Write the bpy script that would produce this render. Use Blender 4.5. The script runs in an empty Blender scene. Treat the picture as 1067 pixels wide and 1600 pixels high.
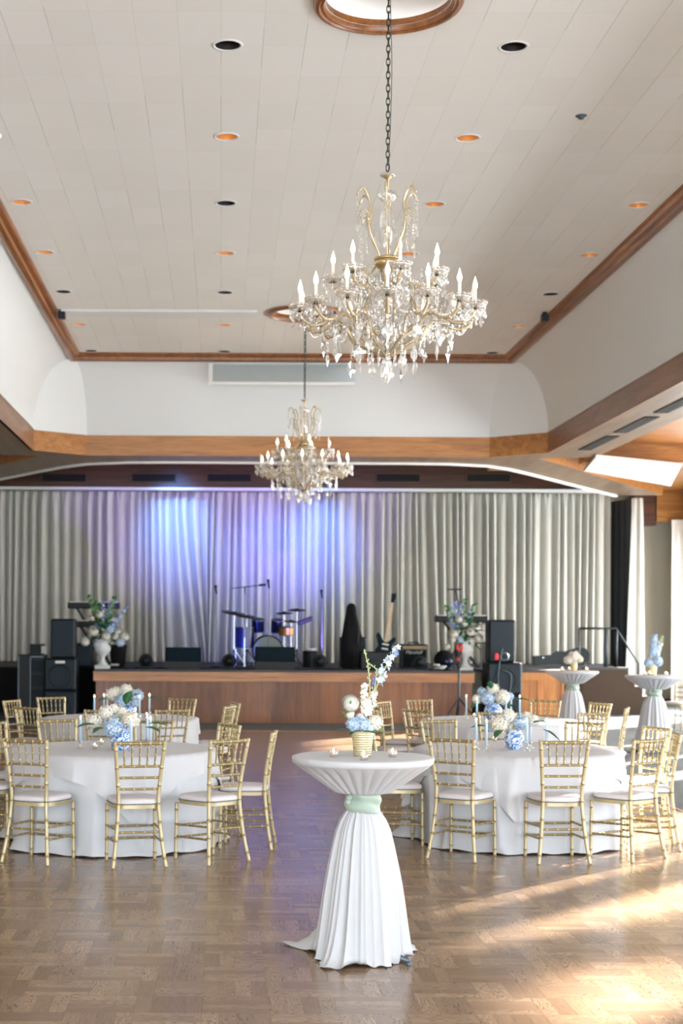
import bpy, math, random
from math import sin, cos, pi, radians, sqrt, atan2
from mathutils import Vector, Matrix
random.seed(11)
scene = bpy.context.scene
COL = scene.collection

# ---------------------------------------------------------------- camera, world, sun, exposure
F, CXP, CYP, RHO, EYE = 2350.0, 345.0, 980.0, 0.005, 1.75
cd = bpy.data.cameras.new('camera')
cam = bpy.data.objects.new('camera', cd); COL.objects.link(cam)
cd.sensor_fit = 'VERTICAL'; cd.sensor_height = 36; cd.sensor_width = 24
cd.lens = F * 36 / 1600
cd.shift_x = (533.5 - CXP) / 1600; cd.shift_y = (CYP - 800) / 1600
cd.clip_end = 200
cam.location = (0, 0, EYE); cam.rotation_euler = (pi / 2, -RHO, 0)
cd.dof.use_dof = True; cd.dof.focus_distance = 8.6; cd.dof.aperture_fstop = 3.1
scene.camera = cam

w = bpy.data.worlds.new('world'); scene.world = w; w.use_nodes = True
wb = w.node_tree.nodes['Background']
wb.inputs[0].default_value = (0.84, 0.93, 1.0, 1); wb.inputs[1].default_value = 5.2

SUN_E = radians(15)
sd = Vector((-0.682 * cos(SUN_E), -0.731 * cos(SUN_E), -sin(SUN_E)))
sl = bpy.data.lights.new('sun', 'SUN'); sl.energy = 33; sl.angle = radians(1.3); sl.color = (1.0, 0.93, 0.84)
so = bpy.data.objects.new('sun', sl); COL.objects.link(so)
so.location = (30, 30, 20); so.rotation_euler = sd.to_track_quat('-Z', 'Y').to_euler()

vs = scene.view_settings
scene.display_settings.display_device = 'sRGB'
vs.view_transform = 'Standard'; vs.look = 'None'; vs.gamma = 1; vs.use_curve_mapping = False
vs.exposure = 1.52
cy = scene.cycles
cy.use_denoising = True
cy.max_bounces = 10; cy.diffuse_bounces = 6; cy.glossy_bounces = 4; cy.transmission_bounces = 6
cy.transparent_max_bounces = 24
cy.sample_clamp_indirect = 6; cy.caustics_reflective = False; cy.caustics_refractive = False

def portal(name, loc, rot, sx, sy):
    l = bpy.data.lights.new(name, 'AREA'); l.shape = 'RECTANGLE'; l.size = sx; l.size_y = sy
    l.cycles.is_portal = True
    o = bpy.data.objects.new(name, l); COL.objects.link(o); o.location = loc; o.rotation_euler = rot
    return o
WX = 10.6                                   # right wall
WIN = [(3.0, 7.6), (8.2, 12.2), (15.85, 19.45), (19.75, 24.0), (25.2, 29.4), (30.4, 33.6)]
WTOP = 3.67
for (a, b) in WIN:
    portal('window_portal', (WX + .1, (a + b) / 2, (WTOP + .25) / 2), (0, radians(90), 0), WTOP - .25, b - a)
portal('window_portal', (0.6, -6.1, 2.35), (radians(90), 0, 0), 17, 4.2)

# ---------------------------------------------------------------- helpers
def lin(v):
    v /= 255.0
    return v / 12.92 if v <= .04045 else ((v + .055) / 1.055) ** 2.4
def C(r, g, b): return (lin(r), lin(g), lin(b), 1)

def at(px, py, D):                          # a point on the sight line at depth D
    u = (px - CXP) / F; v = (CYP - py) / F
    return Vector((D * (u * cos(RHO) - v * sin(RHO)), D, EYE + D * (u * sin(RHO) + v * cos(RHO))))

MATS = {}
def nt(m):
    m.use_nodes = True
    return m.node_tree, m.node_tree.nodes, m.node_tree.links, m.node_tree.nodes['Principled BSDF']
def mat(name, col, rough=.5, metal=0, var=.06, scale=8, bump=0, bscale=60, emit=None, es=0, trans=0, ior=1.45,
        coat=0, sheen=0, alpha=1, sub=0, spec=.5):
    m = bpy.data.materials.new(name); T, N, L, B = nt(m)
    B.inputs['Roughness'].default_value = rough; B.inputs['Metallic'].default_value = metal
    B.inputs['Transmission Weight'].default_value = trans; B.inputs['IOR'].default_value = ior
    B.inputs['Coat Weight'].default_value = coat; B.inputs['Sheen Weight'].default_value = sheen
    B.inputs['Alpha'].default_value = alpha; B.inputs['Specular IOR Level'].default_value = spec
    if sub: B.inputs['Subsurface Weight'].default_value = sub; B.inputs['Subsurface Scale'].default_value = .02
    if emit: B.inputs['Emission Color'].default_value = emit; B.inputs['Emission Strength'].default_value = es
    tc = N.new('ShaderNodeTexCoord')
    if var:
        no = N.new('ShaderNodeTexNoise'); no.inputs['Scale'].default_value = scale; no.inputs['Detail'].default_value = 4
        L.new(tc.outputs['Object'], no.inputs['Vector'])
        mx = N.new('ShaderNodeMix'); mx.data_type = 'RGBA'
        mx.inputs['A'].default_value = [max(0, c * (1 - var * 1.6)) for c in col[:3]] + [1]
        mx.inputs['B'].default_value = [min(1, c * (1 + var * 1.6)) for c in col[:3]] + [1]
        L.new(no.outputs['Fac'], mx.inputs['Factor']); L.new(mx.outputs['Result'], B.inputs['Base Color'])
    else: B.inputs['Base Color'].default_value = col
    if bump:
        nb = N.new('ShaderNodeTexNoise'); nb.inputs['Scale'].default_value = bscale; nb.inputs['Detail'].default_value = 3
        L.new(tc.outputs['Object'], nb.inputs['Vector'])
        bp = N.new('ShaderNodeBump'); bp.inputs['Strength'].default_value = bump; bp.inputs['Distance'].default_value = .01
        L.new(nb.outputs['Fac'], bp.inputs['Height']); L.new(bp.outputs['Normal'], B.inputs['Normal'])
    MATS[name] = m
    return m

def math_node(N, L, op, a, b=None, c=None):
    n = N.new('ShaderNodeMath'); n.operation = op
    for i, v in enumerate((a, b, c)):
        if v is None: continue
        if isinstance(v, (int, float)): n.inputs[i].default_value = v
        else: L.new(v, n.inputs[i])
    return n.outputs[0]

def wood(name, dark, light, axis=0, rough=.4, gs=1.0, coat=.0, board=0):
    m = bpy.data.materials.new(name); T, N, L, B = nt(m)
    B.inputs['Roughness'].default_value = rough; B.inputs['Coat Weight'].default_value = coat
    tc = N.new('ShaderNodeTexCoord'); mp = N.new('ShaderNodeMapping')
    s = [9 * gs, 9 * gs, 9 * gs]; s[axis] = .7 * gs
    mp.inputs['Scale'].default_value = s
    L.new(tc.outputs['Object'], mp.inputs['Vector'])
    n1 = N.new('ShaderNodeTexNoise'); n1.inputs['Scale'].default_value = 1; n1.inputs['Detail'].default_value = 6; n1.inputs['Distortion'].default_value = 1.2
    L.new(mp.outputs['Vector'], n1.inputs['Vector'])
    n2 = N.new('ShaderNodeTexNoise'); n2.inputs['Scale'].default_value = 6; n2.inputs['Detail'].default_value = 3
    L.new(mp.outputs['Vector'], n2.inputs['Vector'])
    f = math_node(N, L, 'MULTIPLY_ADD', n2.outputs['Fac'], .35, math_node(N, L, 'MULTIPLY', n1.outputs['Fac'], .65))
    if board:
        sx = N.new('ShaderNodeSeparateXYZ'); L.new(tc.outputs['Object'], sx.inputs[0])
        idx = math_node(N, L, 'FLOOR', math_node(N, L, 'DIVIDE', sx.outputs[0], board))
        wn = N.new('ShaderNodeTexWhiteNoise'); wn.noise_dimensions = '1D'; L.new(idx, wn.inputs['W'])
        f = math_node(N, L, 'ADD', f, math_node(N, L, 'MULTIPLY', math_node(N, L, 'SUBTRACT', wn.outputs['Value'], .5), .22))
    cr = N.new('ShaderNodeValToRGB'); cr.color_ramp.elements[0].position = .33; cr.color_ramp.elements[1].position = .68
    cr.color_ramp.elements[0].color = dark; cr.color_ramp.elements[1].color = light
    L.new(f, cr.inputs['Fac']); L.new(cr.outputs['Color'], B.inputs['Base Color'])
    MATS[name] = m
    return m

# --- materials
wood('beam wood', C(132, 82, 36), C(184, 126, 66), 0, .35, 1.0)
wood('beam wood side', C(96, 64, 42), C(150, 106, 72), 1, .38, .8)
wood('soffit wood', C(92, 72, 54), C(136, 110, 84), 1, .4, .5)
wood('dark wood', C(50, 28, 18), C(92, 54, 36), 0, .35, .8)
wood('trim wood', C(96, 54, 24), C(158, 100, 52), 1, .3, 1.2)
wood('stage panel', C(96, 54, 26), C(150, 92, 46), 2, .4, .5, .1, board=.92)
wood('stage nosing', C(138, 86, 44), C(196, 134, 76), 0, .35, .8)
wood('oak panel', C(150, 90, 36), C(204, 136, 66), 2, .4, .8)
mat('cove plaster', C(213, 214, 213), .8, var=.015, scale=1.5)
mat('wall paint', C(208, 201, 182), .8, var=.03, scale=2)
mat('white paint', C(240, 240, 238), .6, var=.01)
mat('white panel', C(206, 203, 201), .7, var=.01)
mat('grey panel', C(176, 184, 184), .8, var=.05, scale=3)
mat('stage shell', C(28, 26, 26), .9, var=.1)
mat('brown panel', C(72, 58, 48), .8, var=.08)
mat('carpet', C(102, 108, 112), .95, var=.25, scale=14, bump=.3, bscale=120)
mat('stage carpet', C(84, 82, 84), .95, var=.2, scale=20)
mat('curtain cloth', C(196, 194, 185), .9, var=.03, scale=3, sheen=.2)
mat('shaded curtain', C(74, 76, 80), .9, var=.03, scale=3)  # curtain cloth with the recess shade put into its colour
mat('drape cloth', C(236, 230, 222), .9, var=.02, scale=3)
mat('white linen', C(197, 200, 205), .75, var=.012, scale=5, bump=.05, bscale=40, sheen=.1)
mat('white overlay', C(199, 200, 204), .7, var=.01, scale=5, bump=.03, bscale=40, sheen=.1)
mat('white stretch cloth', C(189, 191, 195), .65, var=.01, sheen=.1)
mat('sage satin', C(152, 170, 157), .45, var=.06, scale=14, sheen=.3)
mat('gold paint', C(186, 171, 134), .36, .25, var=.08, scale=20)
mat('gold joint', C(148, 130, 88), .38, .3, var=.08, scale=20)
mat('cushion fabric', C(212, 208, 211), .8, var=.02, scale=8)
mat('cushion piping', C(110, 120, 120), .8, var=.03)
mat('black plastic', C(8, 15, 20), .55, var=.1)
mat('speaker grille', C(10, 32, 44), .6, var=.25, scale=40, bump=.3, bscale=300)
mat('black cloth', C(10, 11, 14), .95, var=.2)
mat('dark leather', C(24, 40, 48), .5, var=.2)
mat('steel grey', C(84, 94, 102), .4, .4, var=.05)
mat('chrome', C(160, 166, 174), .22, 1, var=.02)
mat('black metal', C(26, 30, 34), .4, .3, var=.05)
mat('brass', C(180, 156, 116), .28, .75, var=.06, scale=30)
mat('arm glass brass', C(192, 174, 142), .2, .35, var=.1, scale=40)
mat('chain bronze', C(66, 66, 50), .4, .7, var=.15, scale=40)
mat('candle white', C(248, 240, 226), .5, var=.01, sub=.1)
mat('candle blue', C(190, 216, 230), .5, var=.02, sub=.1)
mat('wax', C(250, 236, 224), .5, var=.02, sub=.1)
mat('bulb lit', C(255, 230, 190), .2, var=0, emit=(1, .78, .52, 1), es=4.5)
mat('bulb unlit', C(236, 214, 190), .12, var=.02)
mat('flame', C(255, 210, 140), .4, var=0, emit=(1, .74, .4, 1), es=10)
mat('downlight lamp', C(255, 220, 160), .4, var=0, emit=(1, .7, .42, 1), es=2.2)
mat('reflector gold', C(196, 150, 98), .35, .5, var=.05)
mat('baffle dark', C(30, 20, 16), .5, var=.1)
mat('vent black', C(12, 11, 10), .7, var=.1)
mat('vent frame', C(84, 64, 46), .5, .2, var=.05)
mat('porcelain white', C(238, 242, 248), .12, var=.01, coat=.6)
mat('urn plaster', C(205, 208, 208), .6, var=.04, scale=12)
mat('petal white', C(230, 228, 223), .7, var=.03, scale=30, sub=.05)
mat('petal cream', C(232, 224, 206), .7, var=.04, scale=30, sub=.05)
mat('petal blue', C(166, 193, 216), .7, var=.12, scale=26, sub=.05)
mat('petal second', C(222, 218, 206), .7, var=.03)
mat('petal shade', C(186, 188, 160), .7, var=.1)
mat('petal deep', C(126, 158, 192), .7, var=.1)
mat('petal violet', C(116, 138, 222), .7, var=.2, scale=60)
mat('petal pale', C(202, 215, 232), .7, var=.15, scale=60)
mat('leaf green', C(40, 96, 56), .35, var=.2, scale=20)
mat('leaf pale', C(120, 160, 100), .45, var=.2, scale=20)
mat('stem green', C(178, 192, 142), .5, var=.1)
mat('amp tweed', C(176, 150, 110), .6, var=.1)
mat('drum blue', C(8, 16, 66), .3, .1, var=.15, coat=.3)
mat('drum head', C(120, 128, 128), .5, var=.05)
mat('snare brass', C(176, 136, 76), .3, .7, var=.1)
mat('cymbal bronze', C(70, 60, 50), .45, .6, var=.1)
mat('guitar neck', C(196, 170, 136), .4, var=.05)
mat('guitar teal', C(8, 32, 42), .7, var=.1, spec=.2)
mat('red plastic', C(210, 40, 50), .4, var=.03)
mat('screen grey', C(150, 150, 150), .3, var=.05)
mat('cardboard white', C(226, 226, 220), .6, var=.02)
mat('window frame', C(110, 74, 46), .5, var=.1)
mat('led lens', C(60, 90, 200), .2, var=0, emit=(.1, .25, 1, 1), es=3)

def crystal():
    m = bpy.data.materials.new('crystal'); T, N, L, B = nt(m)
    out = N['Material Output']; N.remove(B)
    tr = N.new('ShaderNodeBsdfTransparent'); tr.inputs[0].default_value = (.97, .97, .97, 1)
    gl = N.new('ShaderNodeBsdfGlossy'); gl.inputs['Roughness'].default_value = .06; gl.inputs[0].default_value = (1, .98, .95, 1)
    df = N.new('ShaderNodeBsdfTranslucent'); df.inputs[0].default_value = (.95, .93, .9, 1)
    lw = N.new('ShaderNodeLayerWeight'); lw.inputs[0].default_value = .35
    m1 = N.new('ShaderNodeMixShader'); m2 = N.new('ShaderNodeMixShader'); m2.inputs[0].default_value = .18
    L.new(math_node(N, L, 'MULTIPLY_ADD', lw.outputs['Facing'], .6, .2), m1.inputs[0])
    L.new(tr.outputs[0], m1.inputs[1]); L.new(gl.outputs[0], m1.inputs[2])
    L.new(m1.outputs[0], m2.inputs[1]); L.new(df.outputs[0], m2.inputs[2])
    L.new(m2.outputs[0], out.inputs['Surface'])
    MATS['crystal'] = m
crystal()
def sheer():
    m = bpy.data.materials.new('sheer cloth'); T, N, L, B = nt(m); out = N['Material Output']
    B.inputs['Base Color'].default_value = C(240, 236, 230); B.inputs['Roughness'].default_value = .9
    tl = N.new('ShaderNodeBsdfTranslucent'); tl.inputs[0].default_value = C(245, 240, 232)
    mx = N.new('ShaderNodeMixShader'); mx.inputs[0].default_value = .8
    L.new(B.outputs[0], mx.inputs[1]); L.new(tl.outputs[0], mx.inputs[2]); L.new(mx.outputs[0], out.inputs['Surface'])
    MATS['sheer cloth'] = m
sheer()

def gold_hammered():
    m = mat('hammered gold', C(206, 192, 152), .32, .35, var=.08, scale=14)
    T, N, L, B = nt(m)
    tc = N.new('ShaderNodeTexCoord'); wv = N.new('ShaderNodeTexWave'); wv.bands_direction = 'Z'; wv.inputs['Scale'].default_value = 26
    wv.inputs['Distortion'].default_value = 1.5
    L.new(tc.outputs['Object'], wv.inputs['Vector'])
    bp = N.new('ShaderNodeBump'); bp.inputs['Strength'].default_value = .5; bp.inputs['Distance'].default_value = .004
    L.new(wv.outputs['Fac'], bp.inputs['Height']); L.new(bp.outputs['Normal'], B.inputs['Normal'])
gold_hammered()

def porcelain_pattern():
    m = mat('blue white porcelain', C(240, 244, 250), .12, var=0, coat=.6)
    T, N, L, B = nt(m)
    tc = N.new('ShaderNodeTexCoord')
    no = N.new('ShaderNodeTexNoise'); no.inputs['Scale'].default_value = 24; no.inputs['Detail'].default_value = 2.5; no.inputs['Distortion'].default_value = 2.2
    L.new(tc.outputs['Object'], no.inputs['Vector'])
    cr = N.new('ShaderNodeValToRGB'); e = cr.color_ramp.elements
    e[0].position = .47; e[0].color = C(36, 96, 156); e[1].position = .52; e[1].color = C(236, 242, 250)
    x = e.new(.43); x.color = C(52, 120, 196); y = e.new(.58); y.color = C(236, 242, 250); z = e.new(.61); z.color = C(70, 130, 200); q = e.new(.64); q.color = C(236, 242, 250)
    L.new(no.outputs['Fac'], cr.inputs[0]); L.new(cr.outputs[0], B.inputs['Base Color'])
porcelain_pattern()

def parquet():
    m = bpy.data.materials.new('parquet'); T, N, L, B = nt(m)
    tc = N.new('ShaderNodeTexCoord'); sp = N.new('ShaderNodeSeparateXYZ'); L.new(tc.outputs['Object'], sp.inputs[0])
    x, y = sp.outputs[0], sp.outputs[1]; S = .31
    M = lambda op, a, b=None, c=None: math_node(N, L, op, a, b, c)
    row = M('FLOOR', M('DIVIDE', y, S))
    rs = N.new('ShaderNodeTexWhiteNoise'); rs.noise_dimensions = '1D'; L.new(row, rs.inputs['W'])
    xs = M('ADD', x, M('MULTIPLY', M('FLOOR', M('MULTIPLY', rs.outputs['Value'], 4)), S * .25))
    ci = M('FLOOR', M('DIVIDE', xs, S))
    par = M('MODULO', M('ABSOLUTE', M('ADD', ci, row)), 2.0)
    par = M('GREATER_THAN', par, .5)
    inv = M('SUBTRACT', 1.0, par)
    u = M('ADD', M('MULTIPLY', xs, inv), M('MULTIPLY', y, par))       # along the grain
    v = M('ADD', M('MULTIPLY', y, inv), M('MULTIPLY', xs, par))       # across
    pi_ = M('FLOOR', M('DIVIDE', v, S / 4))
    cb = N.new('ShaderNodeCombineXYZ'); L.new(M('MULTIPLY_ADD', ci, 1.37, pi_), cb.inputs[0]); L.new(row, cb.inputs[1]); L.new(par, cb.inputs[2])
    wn = N.new('ShaderNodeTexWhiteNoise'); L.new(cb.outputs[0], wn.inputs['Vector']); r = wn.outputs['Value']
    g = N.new('ShaderNodeCombineXYZ')
    L.new(M('MULTIPLY_ADD', u, 3.2, M('MULTIPLY', r, 37)), g.inputs[0]); L.new(M('MULTIPLY', v, 17), g.inputs[1]); L.new(M('MULTIPLY', r, 19), g.inputs[2])
    n1 = N.new('ShaderNodeTexNoise'); n1.inputs['Scale'].default_value = 1.0; n1.inputs['Detail'].default_value = 2; n1.inputs['Distortion'].default_value = .5
    L.new(g.outputs[0], n1.inputs['Vector'])
    rings = M('SINE', M('MULTIPLY', n1.outputs['Fac'], 105))
    lines = M('SMOOTH_MIN', M('MULTIPLY', M('SUBTRACT', rings, .35), 1.6), 1.0, .1)
    lines = M('MAXIMUM', lines, 0.0)
    mk = N.new('ShaderNodeTexNoise'); mk.inputs['Scale'].default_value = 2.2; L.new(tc.outputs['Object'], mk.inputs['Vector'])
    msk = M('MULTIPLY', M('GREATER_THAN', r, .3), .55)
    fine = N.new('ShaderNodeTexNoise'); fine.inputs['Scale'].default_value = 1.0; fine.inputs['Detail'].default_value = 5
    g2 = N.new('ShaderNodeCombineXYZ'); L.new(M('MULTIPLY', u, 9), g2.inputs[0]); L.new(M('MULTIPLY', v, 130), g2.inputs[1]); L.new(r, g2.inputs[2])
    L.new(g2.outputs[0], fine.inputs['Vector'])
    tone = M('ADD', M('MULTIPLY', r, .5), M('MULTIPLY', fine.outputs['Fac'], .5))
    cr = N.new('ShaderNodeValToRGB'); cr.color_ramp.elements[0].position = .15; cr.color_ramp.elements[1].position = .85
    cr.color_ramp.elements[0].color = C(116, 92, 72); cr.color_ramp.elements[1].color = C(172, 145, 118)
    L.new(tone, cr.inputs[0])
    mx = N.new('ShaderNodeMix'); mx.data_type = 'RGBA'; mx.inputs['B'].default_value = C(66, 50, 40)
    # joints
    fu = M('ABSOLUTE', M('SUBTRACT', M('FRACT', M('DIVIDE', v, S / 4)), .5)); j1 = M('GREATER_THAN', fu, .488)
    fy = M('ABSOLUTE', M('SUBTRACT', M('FRACT', M('DIVIDE', u, S)), .5)); j2 = M('GREATER_THAN', fy, .494)
    j = M('MULTIPLY', M('MAXIMUM', j1, j2), .5)
    L.new(M('MAXIMUM', M('MULTIPLY', lines, msk), j), mx.inputs['Factor'])
    L.new(cr.outputs[0], mx.inputs['A']); L.new(mx.outputs['Result'], B.inputs['Base Color'])
    big = N.new('ShaderNodeTexNoise'); big.inputs['Scale'].default_value = 1.2; L.new(tc.outputs['Object'], big.inputs['Vector'])
    L.new(M('MULTIPLY_ADD', big.outputs['Fac'], .12, .15), B.inputs['Roughness'])
    bp = N.new('ShaderNodeBump'); bp.inputs['Strength'].default_value = .05; bp.inputs['Distance'].default_value = .002
    L.new(M('ADD', M('MULTIPLY', j, -.6), M('MULTIPLY', fine.outputs['Fac'], .4)), bp.inputs['Height']); L.new(bp.outputs[0], B.inputs['Normal'])
    MATS['parquet'] = m
parquet()

def ceiling_tile():
    m = bpy.data.materials.new('ceiling tile'); T, N, L, B = nt(m)
    B.inputs['Roughness'].default_value = .85
    M = lambda op, a, b=None, c=None: math_node(N, L, op, a, b, c)
    tc = N.new('ShaderNodeTexCoord'); sp = N.new('ShaderNodeSeparateXYZ'); L.new(tc.outputs['Object'], sp.inputs[0])
    x, y = sp.outputs[0], sp.outputs[1]; S = .3175
    xi = M('DIVIDE', M('ADD', x, .02), S); yi = M('DIVIDE', y, S * 2)
    cb = N.new('ShaderNodeCombineXYZ'); L.new(M('FLOOR', xi), cb.inputs[0]); L.new(M('FLOOR', yi), cb.inputs[1])
    wn = N.new('ShaderNodeTexWhiteNoise'); L.new(cb.outputs[0], wn.inputs['Vector'])
    dx = M('ABSOLUTE', M('SUBTRACT', M('FRACT', xi), .5)); dy = M('ABSOLUTE', M('SUBTRACT', M('FRACT', yi), .5))
    seg = N.new('ShaderNodeTexNoise'); seg.noise_dimensions = '3D'; seg.inputs['Scale'].default_value = .8
    L.new(tc.outputs['Object'], seg.inputs['Vector'])
    jx = M('MULTIPLY', M('GREATER_THAN', dx, .487), M('MULTIPLY_ADD', M('GREATER_THAN', seg.outputs['Fac'], .52), .16, .10))
    jy = M('MULTIPLY', M('GREATER_THAN', dy, .496), .12)
    c0 = N.new('ShaderNodeMix'); c0.data_type = 'RGBA'; c0.inputs['A'].default_value = C(219, 216, 210); c0.inputs['B'].default_value = C(223, 220, 215)
    L.new(wn.outputs['Value'], c0.inputs['Factor'])
    c1 = N.new('ShaderNodeMix'); c1.data_type = 'RGBA'; c1.inputs['B'].default_value = C(90, 96, 92)
    L.new(c0.outputs['Result'], c1.inputs['A']); L.new(M('MAXIMUM', jx, jy), c1.inputs['Factor'])
    L.new(c1.outputs['Result'], B.inputs['Base Color'])
    MATS['ceiling tile'] = m
ceiling_tile()

# --- mesh builder
class MB:
    def __init__(s): s.v = []; s.f = []; s.mi = []; s.m = 0
    def add(s, vs, fs):
        b = len(s.v); s.v += [tuple(p) for p in vs]
        for f in fs: s.f.append(tuple(b + i for i in f)); s.mi.append(s.m)
        return s
    def box(s, c, d, rz=0, rx=0, ry=0):
        h = [q / 2 for q in d]
        R = Matrix.Rotation(rz, 3, 'Z') @ Matrix.Rotation(ry, 3, 'Y') @ Matrix.Rotation(rx, 3, 'X')
        vs = [Vector(c) + R @ Vector((sx * h[0], sy * h[1], sz * h[2])) for sx in (-1, 1) for sy in (-1, 1) for sz in (-1, 1)]
        return s.add(vs, [(0, 1, 3, 2), (4, 6, 7, 5), (0, 4, 5, 1), (2, 3, 7, 6), (0, 2, 6, 4), (1, 5, 7, 3)])
    def bbox(s, a, b): return s.box([(a[i] + b[i]) / 2 for i in range(3)], [abs(b[i] - a[i]) for i in range(3)])
    def rbox(s, c, d, r=.02, rz=0, rx=0):                       # box with chamfered edges
        R = Matrix.Rotation(rz, 3, 'Z') @ Matrix.Rotation(rx, 3, 'X'); x, y, z = [q / 2 for q in d]
        r = min(r, x * .9, y * .9, z * .9); rings = []
        for (zz, k) in ((-z, r), (-z + r, 0), (z - r, 0), (z, r)):
            X, Y = x - k, y - k
            rings.append([(-X + r, -Y, zz), (X - r, -Y, zz), (X, -Y + r, zz), (X, Y - r, zz), (X - r, Y, zz), (-X + r, Y, zz), (-X, Y - r, zz), (-X, -Y + r, zz)])
        vs = [Vector(c) + R @ Vector(p) for g in rings for p in g]; fs = [tuple(range(7, -1, -1)), tuple(range(24, 32))]
        for i in range(3):
            for k in range(8):
                a = i * 8 + k; b = i * 8 + (k + 1) % 8; fs.append((a, b, b + 8, a + 8))
        return s.add(vs, fs)
    def tube(s, pts, rad, n=8, cap=True):
        pts = [Vector(p) for p in pts]; k = len(pts)
        if not isinstance(rad, (list, tuple)): rad = [rad] * k
        vs = []; ref = None
        for i, p in enumerate(pts):
            t = (pts[min(i + 1, k - 1)] - pts[max(i - 1, 0)])
            t = t.normalized() if t.length > 1e-9 else Vector((0, 0, 1))
            if ref is None: ref = Vector((0, 0, 1)) if abs(t.z) < .9 else Vector((1, 0, 0))
            a = (ref - t * ref.dot(t)); a = a.normalized() if a.length > 1e-6 else t.orthogonal().normalized()
            ref = a; b = t.cross(a)
            for j in range(n):
                q = 2 * pi * j / n; vs.append(p + (a * cos(q) + b * sin(q)) * rad[i])
        fs = [(i * n + j, i * n + (j + 1) % n, (i + 1) * n + (j + 1) % n, (i + 1) * n + j) for i in range(k - 1) for j in range(n)]
        if cap: fs += [tuple(range(n - 1, -1, -1)), tuple((k - 1) * n + j for j in range(n))]
        return s.add(vs, fs)
    def lathe(s, prof, n=24, c=(0, 0, 0), fn=None):
        vs = []
        for (r, z) in prof:
            for j in range(n):
                a = 2 * pi * j / n; rr = r * (fn(a, z) if fn else 1)
                vs.append((c[0] + rr * cos(a), c[1] + rr * sin(a), c[2] + z))
        k = len(prof)
        fs = [(i * n + j, i * n + (j + 1) % n, (i + 1) * n + (j + 1) % n, (i + 1) * n + j) for i in range(k - 1) for j in range(n)]
        if prof[0][0] > 1e-6: fs.append(tuple(range(n - 1, -1, -1)))
        if prof[-1][0] > 1e-6: fs.append(tuple((k - 1) * n + j for j in range(n)))
        return s.add(vs, fs)
    def ball(s, c, r, n=10, m=7, sc=(1, 1, 1)):
        prof = [(max(1e-4, sin(pi * i / m)) * r, -cos(pi * i / m) * r) for i in range(m + 1)]
        b = len(s.v); s.lathe(prof, n)
        for i in range(b, len(s.v)):
            p = s.v[i]; s.v[i] = (c[0] + p[0] * sc[0], c[1] + p[1] * sc[1], c[2] + p[2] * sc[2])
        return s
    def torus(s, c, R, r, n=20, m=8, axis='Z', sx=1, sy=1):
        vs = []
        for i in range(n):
            a = 2 * pi * i / n
            for j in range(m):
                b = 2 * pi * j / m; q = R + r * cos(b)
                p = (q * cos(a) * sx, q * sin(a) * sy, r * sin(b))
                if axis == 'X': p = (p[2], p[0], p[1])
                if axis == 'Y': p = (p[0], p[2], p[1])
                vs.append((c[0] + p[0], c[1] + p[1], c[2] + p[2]))
        return s.add(vs, [(i * m + j, ((i + 1) % n) * m + j, ((i + 1) % n) * m + (j + 1) % m, i * m + (j + 1) % m) for i in range(n) for j in range(m)])
    def prism(s, poly, z0, z1):
        n = len(poly); vs = [(p[0], p[1], z0) for p in poly] + [(p[0], p[1], z1) for p in poly]
        return s.add(vs, [tuple(range(n - 1, -1, -1)), tuple(range(n, 2 * n))] + [(i, (i + 1) % n, n + (i + 1) % n, n + i) for i in range(n)])
    def grid(s, fn, nu, nv, wrap=False):
        vs = [fn(i / nu, j / nv) for j in range(nv + 1) for i in range(nu + (0 if wrap else 1))]
        W = nu if wrap else nu + 1
        return s.add(vs, [(j * W + i, j * W + (i + 1) % W, (j + 1) * W + (i + 1) % W, (j + 1) * W + i) for j in range(nv) for i in range(nu)])
    def xf(s, M, a=0):
        for i in range(a, len(s.v)): s.v[i] = tuple(M @ Vector(s.v[i]))
        return s
    def mesh(s, name, mats, smooth=False):
        me = bpy.data.meshes.new(name); me.from_pydata(s.v, [], s.f)
        for mm in (mats if isinstance(mats, (list, tuple)) else [mats]): me.materials.append(MATS[mm])
        if isinstance(mats, (list, tuple)): me.polygons.foreach_set('material_index', s.mi)
        if smooth: me.polygons.foreach_set('use_smooth', [True] * len(me.polygons))
        me.update(); return me
    def build(s, name, mats, parent=None, smooth=False, loc=None, auto=False, thick=0):
        me = s.mesh(name, mats, smooth or auto)
        o = bpy.data.objects.new(name, me); COL.objects.link(o)
        if auto: me.set_sharp_from_angle(angle=radians(38))
        if parent: o.parent = parent
        if loc is not None: o.location = loc
        if thick:
            md = o.modifiers.new('thickness', 'SOLIDIFY'); md.thickness = thick; md.offset = 0
        return o

def tag(o, label, cat, group=None):
    o['label'] = label; o['category'] = cat
    if group: o['group'] = group
    return o
def struct(o): o['kind'] = 'structure'; return o
def thing(name, label, cat, loc=(0, 0, 0), rz=0, group=None):
    o = bpy.data.objects.new(name, None); COL.objects.link(o); o.empty_display_size = .1
    o.location = loc; o.rotation_euler = (0, 0, rz)
    return tag(o, label, cat, group)
def kids(o): return [c for c in COL.objects if c.parent == o]
TREE = {}
def snapshot(root):
    ch = {}
    for c in COL.objects:
        if c.parent: ch.setdefault(c.parent.name, []).append(c)
    return ch
def dup(root, ch, loc=None, rz=None, label=None, group=None):
    def rec(o, parent):
        c = o.copy(); COL.objects.link(c)
        if parent: c.parent = parent
        for k in ch.get(o.name, []): rec(k, c)
        return c
    r = rec(root, None)
    if loc is not None: r.location = loc
    if rz is not None: r.rotation_euler = (0, 0, rz)
    if label: r['label'] = label
    if group: r['group'] = group
    return r
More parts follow.
